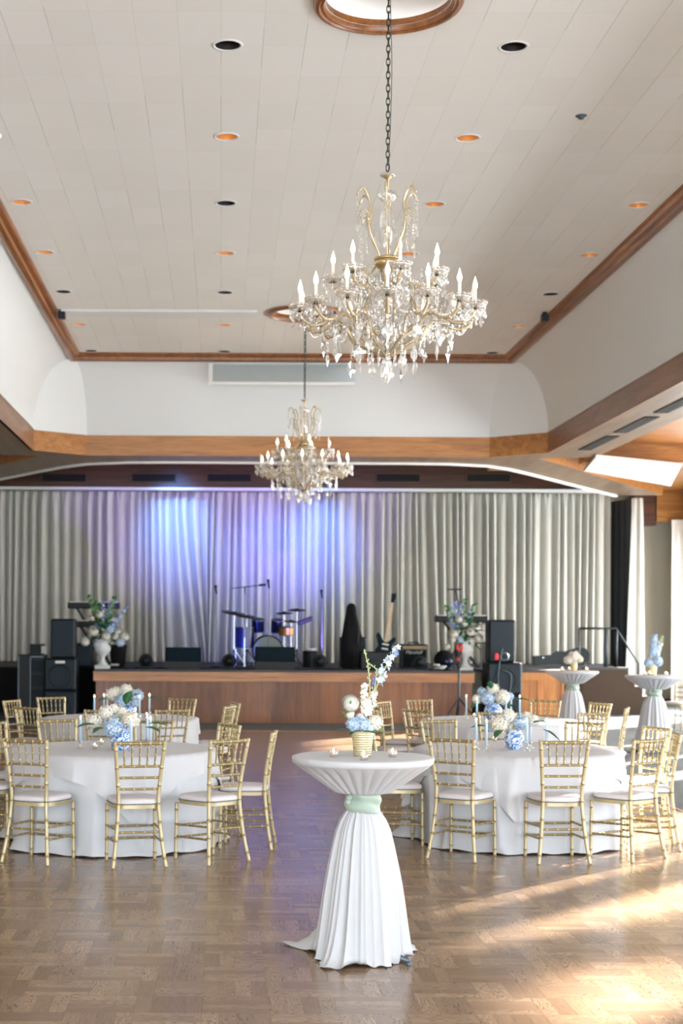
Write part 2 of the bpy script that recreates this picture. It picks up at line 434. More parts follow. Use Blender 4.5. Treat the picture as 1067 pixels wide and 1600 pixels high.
def cr_spline(pts, k=6):
    P = [Vector(p) for p in pts]; out = []
    for i in range(len(P) - 1):
        a = P[max(i - 1, 0)]; b = P[i]; c = P[i + 1]; d = P[min(i + 2, len(P) - 1)]
        for j in range(k):
            t = j / k
            out.append(.5 * ((2 * b) + (c - a) * t + (2 * a - 5 * b + 4 * c - d) * t * t + (3 * b - a - 3 * c + d) * t ** 3))
    out.append(P[-1]); return out

# ================================================================ THE ROOM
CEIL, BT, BB, COF = 6.17, 4.91, 4.58, 4.90
struct(MB().bbox((-9.5, -6.2, -.1), (4.45, 25.4, 0)).build('floor', 'parquet'))
f2 = MB(); f2.bbox((4.45, -6.2, -.1), (10.8, 25.4, 0)); f2.bbox((-9.5, 25.4, -.1), (10.8, 35.3, 0))
struct(f2.build('floor', 'carpet'))
struct(MB().bbox((4.43, -6.2, 0), (4.47, 25.42, .006)).bbox((-9.5, 25.38, 0), (4.47, 25.42, .006)).build('trim_1', 'stage nosing'))

# tray ceiling with round openings for the downlights and the chandelier recesses
TX0, TX1, TY0, TY1 = -2.40, 4.66, -3.5, 24.33
LX = [-2.10, .03, 2.20, 4.33]; LY = [11.42, 13.55, 15.67, 17.76, 19.85, 21.98, 24.1]
RINGS = [(1.16, 10.6), (1.16, 21.1)]
holes = [(x, y, .098, .15) for y in LY for x in LX] + [(x, y, .44, .5) for x, y in RINGS]
xs = sorted({TX0, TX1} | {round(h[0] + k * h[3], 4) for h in holes for k in (-1, 1)})
ys = sorted({TY0, TY1} | {round(h[1] + k * h[3], 4) for h in holes for k in (-1, 1)})
cm = MB()
def in_hole(x, y):
    for h in holes:
        if abs(x - h[0]) < h[3] and abs(y - h[1]) < h[3]: return True
    return False
for i in range(len(xs) - 1):
    for j in range(len(ys) - 1):
        a, b, c, d = xs[i], max(xs[i + 1], xs[i]), ys[j], ys[j + 1]
        if in_hole((a + b) / 2, (c + d) / 2): continue
        cm.add([(a, c, CEIL), (a, d, CEIL), (b, d, CEIL), (b, c, CEIL)], [(0, 1, 2, 3)])
for (hx, hy, r, s_) in holes:
    n = 32; vs_ = []
    for k in range(n):
        a = 2 * pi * k / n + pi / 4; q = s_ / max(abs(cos(a)), abs(sin(a)))
        X = min(max(hx + q * cos(a), TX0), TX1); Y = min(max(hy + q * sin(a), TY0), TY1)
        vs_ += [(hx + r * cos(a), hy + r * sin(a), CEIL), (X, Y, CEIL)]
    cm.add(vs_, [(2 * k, 2 * ((k + 1) % n), 2 * ((k + 1) % n) + 1, 2 * k + 1) for k in range(n)])
struct(cm.build('ceiling', 'ceiling tile'))

def ring_sweep(pts, prof, closed=True):
    """pts: XY polygon, counter-clockwise; prof: (outward offset, z)"""
    n = len(pts); P = [Vector(p) for p in pts]; m = MB(); vs_ = []
    for i in range(n):
        a = P[(i - 1) % n]; b = P[i]; c = P[(i + 1) % n]
        if not closed and i == 0: a = b - (c - b)
        if not closed and i == n - 1: c = b + (b - a)
        d1 = (b - a).normalized(); d2 = (c - b).normalized()
        n1 = Vector((d1.y, -d1.x)); n2 = Vector((d2.y, -d2.x)); mm = (n1 + n2); mm = mm / max(.2, mm.dot(n1))
        for (o, z) in prof: q = b + mm * o; vs_.append((q.x, q.y, z))
    k = len(prof); R = n if closed else n - 1
    m.add(vs_, [(i * k + j, ((i + 1) % n) * k + j, ((i + 1) % n) * k + (j + 1) % k, i * k + (j + 1) % k) for i in range(R) for j in range(k)])
    if not closed: m.add([vs_[j] for j in range(k)], [tuple(range(k))]); m.add([vs_[(n - 1) * k + j] for j in range(k)], [tuple(range(k))])
    return m
tray = [(TX0, TY0), (TX1, TY0), (TX1, TY1), (TX0, TY1)]
struct(ring_sweep(tray, [(-.10, CEIL), (-.10, CEIL - .02), (-.07, CEIL - .05), (-.03, CEIL - .06), (-.02, CEIL - .10), (.03, CEIL - .125), (.06, CEIL - .12), (.06, CEIL)]).build('trim_2', 'trim wood', auto=True))
# cove
inn = [(TX0, TY0), (TX1, TY0), (TX1, TY0), (TX1, TY1), (TX1, TY1), (TX0, TY1), (TX0, TY1), (TX0, TY0)]
octo = [(-2.23, -4.1), (4.42, -4.1), (5.25, -3.45), (5.25, 24.2), (4.42, 24.85), (-2.23, 24.85), (-3.03, 24.2), (-3.03, -3.45)]
inn = [inn[0], inn[1], inn[2], inn[3], inn[4], inn[5], inn[6], inn[7]]
cv = MB(); K = 12; vs_ = []
for i in range(8):
    for k in range(K + 1):
        a = pi / 2 * k / K; h = sin(a); v = 1 - cos(a)
        vs_.append((inn[i][0] + (octo[i][0] - inn[i][0]) * h, inn[i][1] + (octo[i][1] - inn[i][1]) * h, CEIL - .08 + (BT - CEIL + .08) * v))
for i in range(8):
    j = (i + 1) % 8
    cv.add([vs_[i * (K + 1) + k] for k in range(K + 1)] + [vs_[j * (K + 1) + k] for k in range(K + 1)],
           [(k, k + 1, K + 2 + k, K + 1 + k) for k in range(K)])
struct(cv.build('ceiling', 'cove plaster', auto=True))
# beam ring below the cove: end faces and side faces
def face_slab(name, a, b, mt, z0=BB, z1=BT, t=.05):
    a = Vector(a); b = Vector(b); d = (b - a).normalized(); nn = Vector((d.y, -d.x)) * t
    m = MB().prism([a, b, b + nn, a + nn], z0, z1)
    return struct(m.build(name, mt))
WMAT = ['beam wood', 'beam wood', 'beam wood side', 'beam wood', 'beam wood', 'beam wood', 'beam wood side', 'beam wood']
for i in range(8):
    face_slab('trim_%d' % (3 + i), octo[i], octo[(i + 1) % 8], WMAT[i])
struct(ring_sweep(octo, [(-.02, BT), (-.02, BT + .03), (.05, BT + .03), (.05, BT)]).build('trim_11', 'cove plaster'))
# soffits
sf = MB()
sf.prism([(5.30, -3.4), (6.15, -3.4), (6.15, 24.75), (5.30, 25.0)], BB, BB + .28)
sf.prism([(-3.9, -3.4), (-3.04, -3.4), (-3.04, 25.0), (-3.9, 24.75)], BB, BB + .28)
sf.prism([(-3.08, -5.9), (5.3, -5.9), (5.3, -4.2), (-3.08, -4.2)], BB, BB + .28)
struct(sf.build('ceiling', 'soffit wood'))
band = [(8.35, 31.8), (5.6, 27.35), (5.1, 26.6), (4.6, 26.05), (3.9, 25.78), (3.2, 25.72), (-.94, 25.72), (-1.64, 25.78), (-2.34, 26.05), (-2.84, 26.6), (-3.34, 27.35), (-6.09, 31.8)]
rs = MB()
top = [(-7.04, 30.5), (-3.9, 24.2), (-3.08, 24.2), (-2.25, 24.9), (4.44, 24.9), (5.30, 24.2), (6.15, 24.2), (9.3, 30.5)]
rs.prism([(9.3, 31.72), (8.35, 31.8), (5.6, 27.35), (5.1, 26.6), (4.6, 26.05), (4.44, 24.9), (5.30, 24.2), (5.30, 25.02)], BB, BB + .2)
rs.prism([(4.44, 24.9), (4.6, 26.05), (3.9, 25.78), (3.2, 25.72), (-.94, 25.72), (-1.64, 25.78), (-2.34, 26.05), (-2.25, 24.9)], BB, BB + .2)
rs.prism([(-2.25, 24.9), (-2.34, 26.05), (-2.84, 26.6), (-3.34, 27.35), (-6.09, 31.8), (-7.04, 31.72), (-3.04, 25.02), (-3.04, 24.2)], BB, BB + .2)
struct(rs.build('ceiling', 'soffit wood'))
struct(ring_sweep(band, [(-.02, BB - .035), (-.02, BB + .06), (.05, BB + .06), (.05, BB - .035)], closed=False).build('trim_12', 'white paint', auto=True))
# upper faces of the band opening, stage ceiling and the vented fascia
struct(ring_sweep(band, [(.05, BB + .05), (.05, 5.6), (.10, 5.6), (.10, BB + .05)], closed=False).build('trim_13', 'dark wood'))
struct(MB().bbox((-9.5, 25.4, 5.6), (10.8, 35.3, 5.7)).build('ceiling', 'stage shell'))
struct(MB().bbox((-9.5, 32.80, 4.79), (8.55, 32.95, 5.6)).build('trim_14', 'dark wood'))
struct(MB().bbox((-9.5, 32.74, 4.735), (8.5, 32.95, 4.79)).build('trim_15', 'white paint'))
# side aisle ceilings with cross beams
ac = MB()
ac.bbox((5.30, -6.2, COF), (10.8, 30.0, COF + .1)); ac.bbox((-9.5, -6.2, COF), (-3.04, 30, COF + .1))
ac.bbox((8.2, 30.0, COF), (10.8, 35.3, COF + .1))
struct(ac.build('ceiling', 'beam wood'))
cb_ = MB()
for y in (1.5, 9.5, 17.5, 25.5):
    cb_.bbox((6.15, y, BB), (10.8, y + .42, COF)); cb_.bbox((-9.5, y, BB), (-3.9, y + .42, COF))
struct(cb_.build('ceiling', 'beam wood'))
dg = MB(); dg.prism([(5.31, 25.02), (9.3, 31.72), (9.24, 31.76), (5.25, 25.06)], BB + .001, COF); dg.prism([(-3.05, 25.02), (-7.04, 31.72), (-6.98, 31.76), (-2.99, 25.06)], BB + .001, COF)
struct(dg.build('trim_16', 'beam wood'))

# walls
struct(MB().bbox((-9.5, 35.1, 0), (10.8, 35.3, 5.6)).build('wall_back', 'wall paint'))
struct(MB().bbox((-9.7, -6.2, 0), (-9.5, 35.3, 5.6)).build('wall_left', 'wall paint'))
wr = MB(); edges = [-6.2] + [q for p in WIN for q in p] + [35.3]
for i in range(0, len(edges), 2): wr.bbox((WX, edges[i], 0), (WX + .2, edges[i + 1], 5.6))
for (a, b) in WIN: wr.bbox((WX, a, 0), (WX + .2, b, .25)); wr.bbox((WX, a, WTOP), (WX + .2, b, 5.6))
struct(wr.build('wall_right', 'wall paint'))
wf = MB(); wf.bbox((-9.7, -6.4, 0), (-7.9, -6.2, 5.6)); wf.bbox((9.1, -6.4, 0), (10.8, -6.2, 5.6)); wf.bbox((-7.9, -6.4, 0), (9.1, -6.2, .25)); wf.bbox((-7.9, -6.4, 4.45), (9.1, -6.2, 5.6))
struct(wf.build('wall_front', 'wall paint'))
for i, (a, b) in enumerate(WIN):
    m = MB(); n = 2
    for k in range(n + 1):
        y = a + (b - a) * k / n; m.bbox((WX + .04, max(a, y - .03), .25), (WX + .12, min(b, y + .03), WTOP))
    m.bbox((WX + .04, a, .25), (WX + .12, b, .32)); m.bbox((WX + .04, a, WTOP - .06), (WX + .12, b, WTOP))
    struct(m.build('window_%d' % (i + 1), 'window frame'))
m = MB()
for k in range(8):
    x = -7.9 + 17 * k / 7; m.bbox((x - .03, -6.34, .25), (x + .03, -6.26, 4.45))
struct(m.build('window_7', 'window frame'))
struct(MB().bbox((8.6, 35.0, 0), (WX, 35.1, .14)).build('baseboard_back', 'dark wood'))
# wood header and post in the far right corner
struct(MB().bbox((9.90, 34.2, 4.20), (WX, 34.6, 4.92)).build('trim_17', 'beam wood'))
struct(MB().bbox((9.40, 34.25, 4.12), (9.90, 34.7, 4.95)).build('trim_18', 'dark wood'))

# recess rings of the chandeliers
for i, (x, y) in enumerate(RINGS):
    m = MB().lathe([(.447, .05), (.447, -.01), (.460, -.035), (.48, -.03), (.49, -.045), (.515, -.04), (.53, -.015), (.53, 0.0)], 64)
    # open ring: profile swept without caps
    m.f = m.f[:-2]; m.mi = m.mi[:-2]
    o = m.build('ceiling_ring', 'trim wood', auto=True, loc=(x, y, CEIL))
    tag(o, 'round wooden moulding ring in the ceiling, nearest the camera at the top of the photo' if i == 0 else 'round wooden moulding ring in the ceiling above the far chandelier', 'ceiling ring', 'ceiling rings of the chandeliers')
    d = MB().lathe([(.450, .045), (.440, .10), (.40, .16), (.25, .22), (.001, .24)], 48)
    d.f = [f for f in d.f if len(f) < 40]; d.mi = d.mi[:len(d.f)]
    struct(d.build('ceiling', 'white paint', smooth=True, loc=(x, y, CEIL)))

# downlights
ROWN = ['nearest', 'second', 'third', 'fourth', 'fifth', 'sixth', 'farthest']
COLN = ['along the left edge of the ceiling', 'in the centre left line of the ceiling', 'in the centre right line behind the chandelier', 'along the right edge of the ceiling']
LIT = {(0, 0): 0, (1, 0): 0, (2, 0): 0, (3, 0): 0}
def make_light(lit):
    t = thing('downlight', '', 'downlight', group='recessed ceiling downlights')
    r = MB().lathe([(.096, .0), (.098, -.006), (.114, -.006), (.118, -.001), (.118, .001), (.096, .001)], 28); r.f = r.f[:-2]; r.mi = r.mi[:-2]
    r.build('trim_ring', 'cove plaster', t, smooth=True)
    c = MB().lathe([(.097, -.002), (.094, .05), (.085, .12), (.075, .14)], 24)
    c.f = [f for f in c.f if len(f) < 10]; c.mi = c.mi[:len(c.f)]
    c.m = 0; c.build('reflector', 'reflector gold' if lit else 'baffle dark', t, smooth=True)
    MB().lathe([(.001, .118), (.05, .118), (.076, .14), (.001, .14)], 20).build('lamp', 'downlight lamp' if lit else 'baffle dark', t, smooth=True)
    return t
LP = [make_light(True), make_light(False)]; LCH = snapshot(None); used = [False, False]
LITGRID = [[1, 0, 0, 1], [0, 1, 1, 0], [1, 0, 1, 1], [1, 1, 1, 1], [0, 0, 0, 0], [1, 1, 0, 1], [0, 0, 0, 0]]
for j, y in enumerate(LY):
    for i, x in enumerate(LX):
        if j < 2 and i in (0, 3): continue                       # outside the frame
        if j in (4, 5, 6) and i == 2: continue                   # behind the chandelier
        k = 0 if LITGRID[j][i] else 1
        lab = ('amber glowing' if k == 0 else 'dark unlit') + ' recessed downlight, ' + ROWN[j] + ' row ' + COLN[i]
        if not used[k]: o = LP[k]; o.location = (x, y, CEIL); o['label'] = lab; used[k] = True
        else: dup(LP[k], LCH, (x, y, CEIL), 0, lab)
s_ = MB().lathe([(.001, -.03), (.02, -.03), (.03, -.012), (.05, -.004), (.05, 0), (.001, 0)], 14)
p = at(908, 181, (CEIL - EYE) * F / (983 - 181)); tag(s_.build('sprinkler_head', 'steel grey', loc=(p.x, p.y, CEIL), smooth=True), 'small dark sprinkler head in the upper right of the ceiling', 'sprinkler')

# screen housing lip on the ceiling, brackets at the trim, grey panel on the far cove
tag(MB().bbox((-2.25, 20.95, CEIL - .03), (.48, 21.35, CEIL + .0)).build('ceiling_slot_cover', 'cove plaster'), 'long white cover strip across the far left of the tiled ceiling', 'cover strip')
for q, (px, py, lab) in enumerate([(835, 494, 'small black bracket at the right ceiling trim'), (99, 489, 'small black bracket at the left ceiling trim')]):
    p = at(px, py, 21.0); b = MB().rbox((0, 0, -.05), (.1, .12, .1), .01); b.bbox((-.03, -.02, -.0), (.03, .02, .03))
    tag(b.build('ceiling_bracket', 'black metal', loc=(4.50 if q == 0 else -2.24, 21.0, CEIL - .03)), lab, 'bracket', 'brackets at the ceiling trim')
t = thing('wall_panel', 'grey rectangular panel on the white wall above the far wooden beam', 'panel', (1.0, 24.475, 5.965))
t.rotation_euler = (-.5, 0, 0)
MB().rbox((0, 0, -.02), (2.30, .05, .56), .008).build('panel_sheet', 'grey panel', t)
fr = MB(); fr.bbox((-1.22, -.04, -.32), (-1.15, .03, .26)); fr.bbox((-1.22, -.035, -.31), (1.15, .03, -.30)); fr.build('panel_frame', 'white paint', t)

# vents in the fascia behind the far chandelier
for k, px in enumerate([100, 240, 358, 470, 622, 763]):
    p = at(px, 746.5, 32.79)
    if k == 3: continue
    nm = ['leftmost of the row', 'second from the left', 'left of the far chandelier', '', 'right of the far chandelier', 'rightmost, above the right of the curtain'][k]
    t = thing('air_vent', 'black slotted air vent in the dark wood fascia, ' + nm, 'vent', p, 0, 'vents in the fascia above the curtain')
    fr = MB(); fr.box((0, 0, .09), (.98, .03, .02)); fr.box((0, 0, -.09), (.98, .03, .02)); fr.box((.48, 0, 0), (.02, .03, .2)); fr.box((-.48, 0, 0), (.02, .03, .2))
    fr.build('frame', 'vent frame', t)
    b = MB().box((0, .005, 0), (.94, .01, .16))
    for q in range(3): b.box((0, -.004, -.05 + .05 * q), (.94, .012, .008))
    b.build('grille', 'vent black', t)
# long slots in the right soffit
for k, (y0, y1) in enumerate([(16.2, 17.6), (18.1, 19.6), (20.0, 21.6), (22.0, 23.7)]):
    t = thing('soffit_vent', 'long black air slot in the right wooden soffit, ' + ['nearest, at the photo edge', 'second nearest', 'third nearest', 'farthest'][k], 'vent', (5.72, (y0 + y1) / 2, BB), 0, 'air slots in the right soffit')
    h = (y1 - y0) / 2
    b = MB().bbox((-.10, -h, -.012), (.10, h, .0)); b.build('slot_frame', 'baffle dark', t)
    g = MB()
    for q in range(3): g.bbox((-.08 + q * .06, -h + .03, -.018), (-.04 + q * .06, h - .03, -.011))
    g.build('grille', 'vent black', t)
# bright white ceiling panels of the right aisle
def slab(poly, z, lab):
    o = MB().prism(poly, z, z + .04).build('ceiling_panel', 'white panel'); return tag(o, lab, 'ceiling panel', 'white panels under the right aisle ceiling')
slab([(6.05, 24.3), (7.80, 25.5), (8.72, 29.2), (6.38, 26.5)], 4.53, 'slanted white ceiling panel above the far right corner drapes')
slab([(6.35, 19.6), (8.6, 19.9), (8.9, 21.6), (6.6, 20.9)], 4.56, 'white ceiling panel cut by the right edge of the photo, next to the soffit')

# ================================================================ STAGE
SZ = .97
sg = MB(); sg.bbox((-2.31, 27.46, SZ - .05), (4.62, 35.0, SZ)); sg.bbox((-9.4, 30.6, SZ - .05), (-2.31, 35, SZ)); sg.bbox((4.62, 30.0, SZ - .05), (4.95, 35, SZ))
sg.bbox((4.95, 28.45, SZ - .05), (6.55, 35, SZ)); sg.bbox((6.55, 30.6, SZ - .05), (8.3, 35, SZ))
st = thing('stage', 'low wooden stage with grey carpet top in front of the curtain', 'stage', (0, 0, 0))
sg.build('stage_deck', 'stage carpet', st)
MB().bbox((-2.28, 27.52, 0), (4.60, 27.62, SZ - .2)).build('front_panel', 'stage panel', st)
ns = MB(); ns.bbox((-2.32, 27.44, SZ - .21), (4.63, 27.62, SZ - .045)); ns.bbox((-2.33, 27.43, SZ - .06), (4.64, 27.62, SZ - .04)); ns.build('nosing', 'stage nosing', st)
op = MB(); op.bbox((4.97, 28.5, 0), (6.5, 28.6, SZ - .05))
for x in (5.0, 5.5, 6.0, 6.45): op.bbox((x, 28.47, 0), (x + .05, 28.5, SZ - .15))
op.bbox((4.95, 28.46, SZ - .2), (6.52, 28.6, SZ - .05)); op.build('side_panel', 'oak panel', st)
MB().bbox((6.5, 28.5, 0), (6.56, 30.6, SZ - .05)).bbox((6.56, 30.6, 0), (7.38, 30.7, SZ - .05)).build('side_panel', 'brown panel', st)
MB().bbox((7.38, 30.62, 0), (8.3, 30.7, SZ - .02)).bbox((7.36, 30.58, 0), (7.42, 30.7, SZ + .0)).build('side_panel', 'brown panel', st)
MB().prism([(-9.4, 30.6), (-2.31, 30.6), (-2.31, 27.64), (-2.25, 27.64), (-2.25, 30.7), (-9.4, 30.7)], 0, SZ - .05).build('void_skirt', 'black cloth', st)  # black sheet that paints the dark void left of the stage front
MB().bbox((4.55, 30.0, 0), (4.97, 30.1, SZ - .05)).build('void_skirt', 'black cloth', st)  # black sheet that paints the dark empty gap on the right

# main curtain
def fold_line(x0, x1, seed):
    rnd = random.Random(seed); xs_ = []; x = x0
    while x < x1:
        xs_.append((x, rnd.uniform(.06, .15), rnd.uniform(-.02, .02))); x += rnd.choice([rnd.uniform(.11, .17), rnd.uniform(.17, .30)])
    return xs_
def curtain(name, x0, x1, z0, z1, mt, seed, amp=1.0, nx=1500, nz=26, y=0, sway=None):
    fl = fold_line(x0 - .5, x1 + .5, seed); rnd = random.Random(seed + 1)
    drift = [rnd.uniform(-.05, .05) for _ in fl]
    def prof(x, t):
        s = 0
        # piecewise cosine between successive fold ridges
        import bisect
        P = [f[0] + drift[i] * (t if True else 0) for i, f in enumerate(fl)]
        i = max(0, min(len(P) - 2, bisect.bisect_right(P, x) - 1))
        u = (x - P[i]) / max(.02, (P[i + 1] - P[i])); a = fl[i][1] * (1 - u) + fl[i + 1][1] * u
        v = abs(cos(pi * u)) ** .75
        return a * (v - .4)
    def fn(u, v):
        x = x0 + (x1 - x0) * u; z = z0 + (z1 - z0) * (1 - v)
        t = v
        hd = max(0, 1 - v / .06)                                  # gathered heading
        d = prof(x, t) * (1 - .65 * hd) * amp + .018 * hd * sin(x * 62) * 1
        xx = x + (sway(x, v) if sway else 0)
        return (xx, y - d, z)
    return MB().grid(fn, nx, nz).build(name, mt, smooth=True)
def sway(x, v):
    s = 0
    for (c, wd, a) in ((-.75, .45, .38), (-.1, .35, -.16), (4.6, .4, .12)):
        s += a * math.exp(-((x - c) / wd) ** 2) * max(0, v - .1) ** 1.3
    return s
o = curtain('stage_curtain', -9.4, 8.56, SZ + .01, 4.735, 'curtain cloth', 5, 1.75, nx=2600, y=33.2, sway=sway)
tag(o, 'long pleated grey curtain hanging across the back of the stage', 'curtain')
o = curtain('side_curtain', 8.98, 9.22, .02, 4.62, 'curtain cloth', 9, .5, nx=120, y=32.9, sway=lambda x, v: (x - 9.15) * .9 * v); tag(o, 'grey side curtain at the right corner, beyond the main curtain', 'curtain')
MB_ = MB().grid(lambda u, v: (8.60 + .38 * (1 - u) + .02 * sin(u * 40), 32.95 + 1.7 * u, .02 + 4.6 * (1 - v)), 60, 6)  # return of the grey curtain, its shade painted as dark cloth
tag(MB_.build('shaded_curtain_return', 'shaded curtain', smooth=True), 'curtain return with its shade painted dark, receding behind the right end of the stage curtain', 'curtain')
o = curtain('window_drape', 10.2, 10.58, .03, 4.24, 'drape cloth', 21, .7, nx=160, y=34.1); tag(o, 'pale floor length drape at the far right corner under the wood header', 'drape')
# unseen drapes along the right wall windows, added to shape the sun patches
def unseen_drape(y0, y1, seed, lab):
    m = MB().grid(lambda u, v: (WX - .12 + .05 * sin(u * 2 * pi * (y1 - y0) / .13 + seed), y0 + (y1 - y0) * u, .03 + (WTOP + .3 - .03) * (1 - v)), int((y1 - y0) * 60), 6)
    tag(m.build('window_drape', 'sheer cloth', smooth=True), lab, 'drape')
unseen_drape(18.2, 18.95, 1, 'unseen gathered pale drape added for a shadow band, hanging within the big right window')
unseen_drape(14.9, 15.9, 2, 'unseen gathered pale drape at the near jamb of the big right window')
unseen_drape(23.8, 24.9, 3, 'unseen gathered pale drape between the two far right windows')

unseen_drape(20.8, 23.1, 4, 'unseen gathered drape added for shade in the middle of the second right window')
unseen_drape(25.2, 27.2, 5, 'unseen gathered drape added for shade at the near side of the third right window')
unseen_drape(27.3, 29.5, 6, 'unseen gathered drape added for shade at the far side of the third right window')

# tree outside the window
def leafblob(m, c, r, n, rnd, ls):
    for i in range(n):
        d = Vector((rnd.gauss(0, 1), rnd.gauss(0, 1), rnd.gauss(0, 1))).normalized() * r * rnd.uniform(.5, 1)
        a = rnd.uniform(0, 6.28); p = Vector(c) + d; u_ = Vector((cos(a), sin(a), rnd.uniform(-.5, .5))) * ls; v_ = Vector((-sin(a), cos(a), rnd.uniform(-.5, .5))) * ls * .5
        m.add([p - u_, p - v_, p + u_, p + v_], [(0, 1, 2, 3)])
t = thing('garden_tree', 'small leafy tree standing outside the right windows', 'tree', (13.2, 20.0, 0))
MB().tube([(0, -.9, -.5), (.05, -.95, 1.2), (0, -.85, 2.4), (.05, -.8, 3.9), (0, .1, 4.2)], [.12, .1, .08, .06, .03]).build('trunk', 'dark wood', t)
m = MB(); rr = random.Random(4)
for (dy, z, r_) in ((.44, 4.46, .27), (.2, 4.36, .28), (0, 4.24, .3), (-.4, 4.06, .33), (-.9, 3.9, .36), (-1.3, 3.95, .3)):
    leafblob(m, (rr.uniform(-.1, .1), dy, z), r_, 260, rr, .09); m.ball((0, dy, z), r_ * .7, 10, 7)
m.build('crown', 'leaf green', t)

# railing and steps on the right of the stage
t = thing('stair_railing', 'black metal handrail of the stage steps at the right', 'railing', (0, 0, 0))
def rail(px, py, D): return at(px, py, D)
D1 = 30.9
a = at(905, 982, D1); b = at(962, 982, D1); c = at(997, 1036, 32.0)
MB().tube([(a.x, D1, a.z), (b.x, D1, b.z), (c.x, 32.0, c.z), (c.x, 32.0, .3)], .022, 8).build('handrail', 'black metal', t, smooth=True)
for px in (905, 947, 962):
    q = at(px, 982, D1); MB().tube([(q.x, D1, q.z), (q.x, D1, SZ)], .022 if px == 905 else .04, 8).build('post', 'steel grey' if px != 962 else 'black metal', t, smooth=True)
t = thing('stage_steps', 'dark carpeted steps beside the stage beneath the handrail', 'steps', (8.78, 31.4, 0))
for q in range(4): MB().bbox((-.46 + .16 * q, -.6, 0), (-.3 + .16 * q, .9, .78 - .2 * q)).build('step', 'brown panel', t)

# ---------------- stage equipment
def sp(px, D): return at(px, 1000, D).x
def speaker(name, lab, x, y, z, wd, dp, h, rz=0, group=None, handle=False, cone=.0):
    t = thing(name, lab, 'speaker', (x, y, z), rz, group)
    MB().rbox((0, 0, h / 2), (wd, dp, h), .025).build('cabinet', 'black plastic', t)
    g = MB().rbox((0, -dp / 2 - .004, h / 2), (wd - .05, .02, h - .06), .008).build('grille', 'speaker grille', t)
    if cone:
        c = MB().torus((0, -dp / 2 - .016, h * .45), cone, .012, 28, 6, 'Y'); c.build('cone_ring', 'black plastic', t, smooth=True)
    if handle: MB().rbox((0, -dp / 2 - .02, h - .07), (.18, .02, .05), .008).build('handle', 'cardboard white', t)
    return t
xl = sp(96, 27.6)
speaker('subwoofer', 'black subwoofer on the floor left of the stage, bottom of its stack', xl, 27.7, 0, .58, .6, .58, 0, 'subwoofers beside the stage', cone=.2)
speaker('subwoofer', 'black subwoofer with pale handle left of the stage, under the loudspeaker', xl, 27.7, .58, .58, .6, .59, 0, 'subwoofers beside the stage', True, .2)
speaker('loudspeaker', 'black loudspeaker on top of the left subwoofer stack', sp(99, 27.6), 27.7, 1.17, .45, .4, .72, 0, 'loudspeakers beside the stage')
xr = sp(786, 27.6)
speaker('subwoofer', 'black subwoofer on the floor right of the stage, bottom of its stack', xr, 27.7, 0, .63, .6, .55, 0, 'subwoofers beside the stage', cone=.2)
speaker('subwoofer', 'black subwoofer with hanging cable right of the stage, under the loudspeaker', xr, 27.7, .55, .63, .6, .58, 0, 'subwoofers beside the stage', cone=.2)
speaker('loudspeaker', 'black loudspeaker on top of the right subwoofer stack', sp(783, 27.6), 27.7, 1.13, .49, .42, .78, 0, 'loudspeakers beside the stage')
cb2 = MB().tube(cr_spline([(xr - .05, 27.36, 1.4), (xr - .12, 27.35, 1.05), (xr - .12, 27.35, .7), (xr + .05, 27.35, .55), (xr + .1, 27.35, .9), (xr - .06, 27.35, 1.0)]), .012, 6)
tag(cb2.build('looped_cable', 'steel grey', smooth=True), 'grey looped cable hanging on the right subwoofer', 'cable')
t = thing('cable_reel', 'red and silver cable bundle resting on the front of the right loudspeaker', 'cable', (xr - .03, 27.33, 1.24))
MB().torus((0, 0, 0), .07, .018, 16, 6, 'Y').build('coil', 'steel grey', t, smooth=True); MB().rbox((-.14, 0, 0), (.07, .05, .12), .01).build('plug', 'red plastic', t)
# wedge monitors
def wedge(lab, x, y, wd, dp, h, rz=0):
    t = thing('floor_monitor', lab, 'monitor speaker', (x, y, SZ), rz, 'wedge monitors on the stage')
    P = [(-dp / 2, 0), (dp / 2, 0), (dp / 2, h * .55), (dp * .15, h), (-dp * .5, h * .35)]
    # cabinet: side profile extruded along X
    n = len(P); vs_ = [(-wd / 2, -p[0] * -1, p[1]) for p in P] + [(wd / 2, p[0], p[1]) for p in P]
    m = MB(); m.add(vs_, [tuple(range(n)), tuple(range(2 * n - 1, n - 1, -1))] + [(i, n + i, n + (i + 1) % n, (i + 1) % n) for i in range(n)])
    m.build('cabinet', 'black plastic', t)
    a = Vector((0, -dp * .5, h * .35)); b = Vector((0, dp * .15, h)); d = b - a; nn = Vector((0, -d.z, d.y)).normalized() * .012
    g = MB(); k = wd / 2 - .03
    q = [a + d * .06, a + d * .94]
    g.add([(sx * k, (pp + nn * o_).y, (pp + nn * o_).z) for o_ in (-.5, 1) for pp in q for sx in (-1, 1)], [(0, 1, 3, 2), (4, 6, 7, 5), (0, 4, 5, 1), (2, 3, 7, 6), (0, 2, 6, 4), (1, 5, 7, 3)])
    g.build('grille', 'speaker grille', t)
wedge('black wedge monitor at the front of the stage, left of the drum kit', sp(286, 28.0), 28.1, .66, .42, .40)
wedge('black wedge monitor directly in front of the bass drum', sp(430, 27.9), 28.0, .74, .42, .42)
